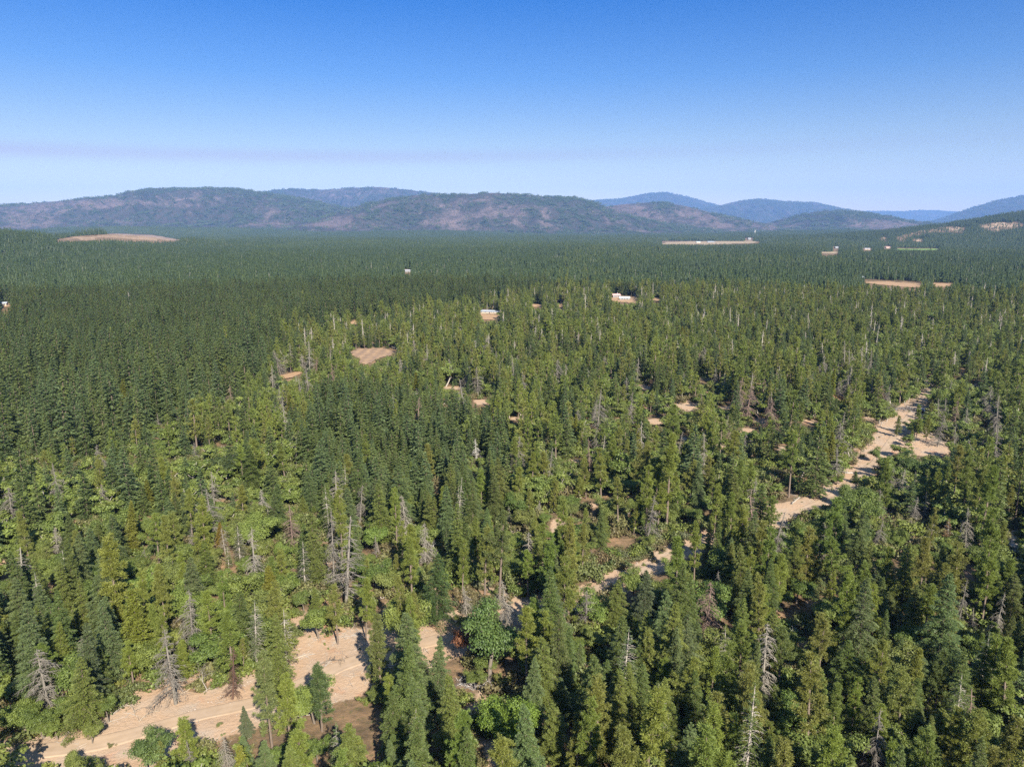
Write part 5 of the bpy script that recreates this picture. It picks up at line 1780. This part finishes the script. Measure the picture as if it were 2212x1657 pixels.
# ================================================================== BUILDINGS, MASTS, CAR
def paint(name, col, rough=0.6, metal=0.0):
    m, n, l = new_mat(name)
    out = n.new('ShaderNodeOutputMaterial')
    b = n.new('ShaderNodeBsdfPrincipled')
    b.inputs['Roughness'].default_value = rough
    b.inputs['Metallic'].default_value = metal
    t = n.new('ShaderNodeTexCoord')
    q = n.new('ShaderNodeTexNoise')
    q.inputs['Scale'].default_value = 1.5
    q.inputs['Detail'].default_value = 5
    l.new(t.outputs['Object'], q.inputs['Vector'])
    l.new(mix_rgb(n, l, q.outputs['Fac'], tuple(v * 0.85 for v in col), col), b.inputs['Base Color'])
    l.new(b.outputs[0], out.inputs['Surface'])
    return m


def box_mesh(name, x0, x1, y0, y1, z0, z1, mat):
    v = [(x, y, z) for x in (x0, x1) for y in (y0, y1) for z in (z0, z1)]
    return raw_mesh(name, v, [(0, 1, 3, 2), (4, 6, 7, 5), (0, 4, 5, 1), (2, 3, 7, 6), (0, 2, 6, 4), (1, 5, 7, 3)], [mat])


M_WHITE, M_GLASS, M_TIN, M_DOOR = paint('white_paint', (0.27, 0.27, 0.265)), paint('window_glass', (0.04, 0.05, 0.07), 0.1), paint('tin_roof', (0.31, 0.33, 0.35), 0.6, 0.0), paint('door_paint', (0.16, 0.12, 0.10))
M_TAN, M_GREY = paint('tan_wall', (0.50, 0.40, 0.30)), paint('grey_roof', (0.32, 0.31, 0.32))
M_PINKR, M_TEAL = paint('faded_red_roof', (0.46, 0.30, 0.26)), paint('pale_green_roof', (0.42, 0.56, 0.52))


def building(name, at, W_, D_, h, rh, wall, roof, label, cat, rot=0.0, chimney=False):
    O = on_ground(*at)
    root = link(name, None)
    root.location = O
    root.rotation_euler = (0, 0, rot)
    tag(root, label, cat, 'buildings in the valley')
    link('wall', box_mesh('wall', -W_ / 2, W_ / 2, -D_ / 2, D_ / 2, -0.5, h, wall), root)
    e, k = 0.5, 0.18
    y0, y1, x0, x1 = -D_ / 2 - e, D_ / 2 + e, -W_ / 2 - e, W_ / 2 + e
    zb = h - 0.15
    V, Fq = [], []
    for x in (x0, x1):
        V += [(x, y0, zb), (x, 0, zb + rh), (x, y1, zb), (x, y0, zb + k), (x, 0, zb + rh + k), (x, y1, zb + k)]
    Fq = [(0, 6, 7, 1), (1, 7, 8, 2), (3, 4, 10, 9), (4, 5, 11, 10), (0, 3, 9, 6), (2, 8, 11, 5), (0, 1, 4, 3), (1, 2, 5, 4), (6, 9, 10, 7), (7, 10, 11, 8)]
    rf = link('roof', raw_mesh('roof', V, Fq, [roof]), root)
    g = []
    for sx in (-1, 1):
        x = sx * (W_ / 2 - 0.02)
        gable = link('gable', raw_mesh('gable', [(x, -D_ / 2, h - 0.02), (x, D_ / 2, h - 0.02), (x, 0, h + rh - 0.25), (x - sx * 0.2, -D_ / 2, h - 0.02), (x - sx * 0.2, D_ / 2, h - 0.02), (x - sx * 0.2, 0, h + rh - 0.25)],
                                         [(0, 1, 2), (3, 5, 4), (0, 2, 5, 3), (1, 4, 5, 2), (0, 3, 4, 1)], [wall]), root)
    link('door', box_mesh('door', -0.55, 0.55, -D_ / 2 - 0.06, -D_ / 2 + 0.02, 0, 2.1, M_DOOR), root)
    nw = max(2, int(W_ / 4))
    for i in range(nw):
        x = -W_ / 2 + (i + 0.5) * W_ / nw
        if abs(x) < 1.3:
            x += 1.9
        link('window', box_mesh('window', x - 0.6, x + 0.6, -D_ / 2 - 0.04, -D_ / 2 + 0.02, 1.0, 2.1, M_GLASS), root)
    if chimney:
        link('chimney', box_mesh('chimney', W_ * 0.2, W_ * 0.2 + 0.8, 0.3, 1.1, h, h + rh + 0.9, M_GREY), rf)
    return root


building('farmhouse', (1330, 643), 9, 7, 2.6, 1.8, M_WHITE, M_PINKR, 'white farmhouse with a faded pinkish roof beside a dry orange meadow', 'house', 0.25, True)
building('barn', (1349, 648), 11, 6, 2.2, 1.4, M_WHITE, M_TEAL, 'white barn with a pale green roof right of the farmhouse', 'barn', -0.1)
building('shed', (1059, 677), 20, 6, 1.9, 1.2, M_TAN, M_TIN, 'long low shed with a pale metal roof behind a tan yard', 'shed', -0.22)
building('house', (880, 588), 9, 6, 2.6, 1.8, M_WHITE, M_GREY, 'small white house alone in the dark far forest', 'house', 0.4)
building('house', (1807, 537), 15, 10, 4.0, 2.5, M_WHITE, M_TIN, 'bright white farm building left of the small green meadow', 'house', 0.2)
building('house', (1873, 540), 18, 9, 3.5, 2.5, M_TAN, M_GREY, 'grey-roofed farmhouse between white and pinkish far buildings', 'house', -0.2)
building('house', (1917, 537), 16, 9, 3.5, 2.5, M_TAN, M_PINKR, 'pinkish-roofed house at the end of the thin green meadow', 'house', 0.1)
building('shed', (1861, 604), 8, 6, 3.2, 1.6, M_WHITE, M_TIN, 'white shed at the left end of the long tan meadow', 'shed', 0.3)
building('barn', (1535, 524.5), 34, 14, 4.5, 2.5, M_WHITE, M_TIN, 'long white barn in the middle of the wide pale hay field', 'barn', 0.0)
building('barn', (1508, 525), 20, 12, 4.0, 2.5, M_TAN, M_TEAL, 'smaller green-roofed barn left of the long white one', 'barn', 0.1)
building('house', (1618, 518), 14, 10, 5.0, 3, M_WHITE, M_TIN, 'white house among trees under the radio masts', 'house', 0.3)
building('shed', (8, 661), 7, 5, 2.6, 1.4, M_TAN, M_TIN, 'small pale shed on a tan yard at the picture\'s left edge', 'shed', 0.2)


def radio_mast(xd_, h, col, label):
    X = (xd_ - PW / 2) / F * 4880
    Y = 4860 + 8 * (xd_ - 1618)
    root = link('radio_mast', None)
    root.location = (X, Y, float(H(X, Y)))
    tag(root, label, 'radio mast', 'radio masts on the wooded rise')
    m = MB()
    for a in range(3):
        t = a * 2.094
        m.tube([(2.0 * math.cos(t), 2.0 * math.sin(t), 0), (0.9 * math.cos(t), 0.9 * math.sin(t), h)], [0.28, 0.22], 4)
    for i in range(14):
        z = h * i / 14
        q = [np.array([(2.0 - 1.1 * z / h) * math.cos(a * 2.094), (2.0 - 1.1 * z / h) * math.sin(a * 2.094), z]) for a in range(3)]
        p = [np.array([(2.0 - 1.1 * z / h) * math.cos(a * 2.094), (2.0 - 1.1 * z / h) * math.sin(a * 2.094), z + h / 14]) for a in range(3)]
        for a in range(3):
            m.tube([q[a], p[(a + 1) % 3]], [0.10, 0.10], 3)
    mt = paint('mast_paint', col, 0.5)
    link('lattice', m.mesh('lattice', [mt]), root)
    m = MB()
    m.tube([(0, 0, h - 1), (0, 0, h + 6)], [0.35, 0.2], 5)
    link('antenna', m.mesh('antenna', [mt]), root)


radio_mast(1613.5, 36, (0.75, 0.75, 0.78), 'white radio mast, thinnest and leftmost of the three on the wooded rise')
radio_mast(1618, 33, (0.72, 0.62, 0.60), 'pinkish white radio mast in the middle of the three')
radio_mast(1623, 35, (0.80, 0.76, 0.55), 'yellowish radio mast, rightmost of the three on the wooded rise')

# dark blue car half hidden at the far end of the strip
O = on_ground(1995, 890)
car = link('parked_car', None)
car.location = O
car.rotation_euler = (0, 0, 0.5)
tag(car, 'dark blue car parked behind a young pine at the far end of the sandy strip', 'car')
M_BLUE, M_TYRE, M_LAMP, M_RIM = paint('dark_blue_paint', (0.016, 0.030, 0.085), 0.25), paint('tyre', (0.02, 0.02, 0.02), 0.9), paint('lamp_lens', (0.35, 0.03, 0.02), 0.2), paint('wheel_rim', (0.4, 0.4, 0.42), 0.35, 0.8)


def prism(name, prof, w_, mat, inset=0.0):
    V = [(x, -w_ / 2 + (inset if z > 1.0 else 0), z) for x, z in prof] + [(x, w_ / 2 - (inset if z > 1.0 else 0), z) for x, z in prof]
    n = len(prof)
    return raw_mesh(name, V, [tuple(range(n))[::-1], tuple(range(n, 2 * n))] + [(i, (i + 1) % n, n + (i + 1) % n, n + i) for i in range(n)], [mat])


link('body', prism('body', [(-2.2, 0.35), (2.15, 0.35), (2.25, 0.6), (2.1, 0.85), (1.1, 0.98), (-2.1, 0.98), (-2.25, 0.7)], 1.78, M_BLUE), car)
link('cabin', prism('cabin', [(0.95, 0.97), (0.25, 1.5), (-1.5, 1.52), (-2.0, 0.97)], 1.66, M_GLASS, 0.14), car)
link('roof', prism('roof', [(0.22, 1.505), (0.18, 1.55), (-1.45, 1.57), (-1.48, 1.525)], 1.40, M_BLUE), car)
for sx in (-1.35, 1.35):
    for sy in (-0.82, 0.82):
        m = MB()
        m.tube([(sx, sy - 0.1, 0.32), (sx, sy + 0.1, 0.32)], [0.32, 0.32], 14)
        m.tube([(sx, sy + 0.1 * np.sign(sy), 0.32), (sx, sy + 0.11 * np.sign(sy), 0.32)], [0.32, 0.2], 14)
        wh = link('wheel', m.mesh('wheel', [M_TYRE]), car)
        m = MB()
        m.tube([(sx, sy + 0.112 * np.sign(sy), 0.32), (sx, sy + 0.118 * np.sign(sy), 0.32)], [0.2, 0.01], 10)
        link('rim', m.mesh('rim', [M_RIM]), wh)
for sy in (-0.65, 0.65):
    link('tail_light', box_mesh('tail_light', -2.26, -2.18, sy - 0.18, sy + 0.18, 0.70, 0.86, M_LAMP), car)

# ================================================================== LABELS
ORD = 'first second third fourth fifth sixth seventh eighth ninth tenth eleventh twelfth thirteenth fourteenth fifteenth sixteenth seventeenth eighteenth nineteenth twentieth'.split()
TONE_OF = {'fir': FIR_T, 'pine': PINE_T, 'oak': OAK_T, 'cedar': {'golden green': (0.17, 0.175, 0.025)}, 'madrone': OAK_T, 'snag': {'grey': GREY, 'pale': PALE, 'brownish': PINK, 'dark': DARKW}}
WORD = {'fir': 'fir', 'pine': 'pine', 'oak': 'oak', 'cedar': 'cedar', 'snag': 'snag', 'madrone': 'madrone', 'shrub': 'shrub'}
items = []
LM = []
for i, root in enumerate(TREES):
    k = T['k'][i]
    if T['lab'][i]:
        root['label'] = T['lab'][i]
    tn = T.get('tone', {}).get(i)
    if tn is None:
        c = np.array(T['col'][i])
        tn = min(TONE_OF[k], key=lambda q: float(((np.array(TONE_OF[k][q]) - c) ** 2).sum()))
    x, y = project(T['x'][i], T['y'][i], T['z'][i] + 0.6 * T['h'][i])
    items.append((root, k, tn, T['h'][i], float(x), float(y), bool(T['lab'][i])))
    if T['phrase'][i]:
        LM.append((T['phrase'][i], float(x), float(y)))
for o, tn, s in SHRUB_OBJ:
    x, y = project(*o.location)
    items.append((o, 'shrub', tn, s, float(x), float(y), False))
HS = {k: np.percentile([q[3] for q in items if q[1] == k], (33, 67)) for k in {q[1] for q in items}}
look = [(q[1], q[2], 'small' if q[3] < HS[q[1]][0] else 'tall' if q[3] > HS[q[1]][1] else 'mid-sized') for q in items]
if True:
    look = [(a, b, c if a != 'shrub' else {'small': 'small', 'tall': 'large', 'mid-sized': 'mid-sized'}[c]) for a, b, c in look]
xs, ys = np.array([q[4] for q in items]), np.array([q[5] for q in items])
lx, ly = np.array([q[1] for q in LM]), np.array([q[2] for q in LM])
by_look = {}
for i, q in enumerate(look):
    by_look.setdefault(q, []).append(i)
ranks = {}
for q, ids in by_look.items():
    ids = np.array(ids)
    for j in range(len(LM)):
        dx, dy = xs[ids] - lx[j], ys[ids] - ly[j]
        dd = np.hypot(dx, dy)
        way = np.where(np.abs(dx) >= np.abs(dy), np.where(dx < 0, 0, 1), np.where(dy < 0, 2, 3))
        for s in range(4):
            w_ = np.where((way == s) & (dd > 6))[0]
            for rk, a in enumerate(w_[np.argsort(dd[w_])][:20]):
                ranks.setdefault(int(ids[a]), []).append((rk + dd[a] / 90.0, rk, j, s))
WAYS = ('left of', 'right of', 'behind', 'in front of')
for i, q in enumerate(items):
    if q[6]:
        continue
    c = min(ranks.get(i, [(0, 0, 0, 0)]))
    k, tn, sz_ = look[i]
    extra = '' if k != 'snag' else ''
    q[0]['label'] = f"{sz_} {tn} {WORD[k]}, {ORD[c[1]]} {WAYS[c[3]]} {LM[c[2]][0]}"
print('labels', len(items), 'landmarks', len(LM), 'longest', max(len(q[0]['label'].split()) for q in items))
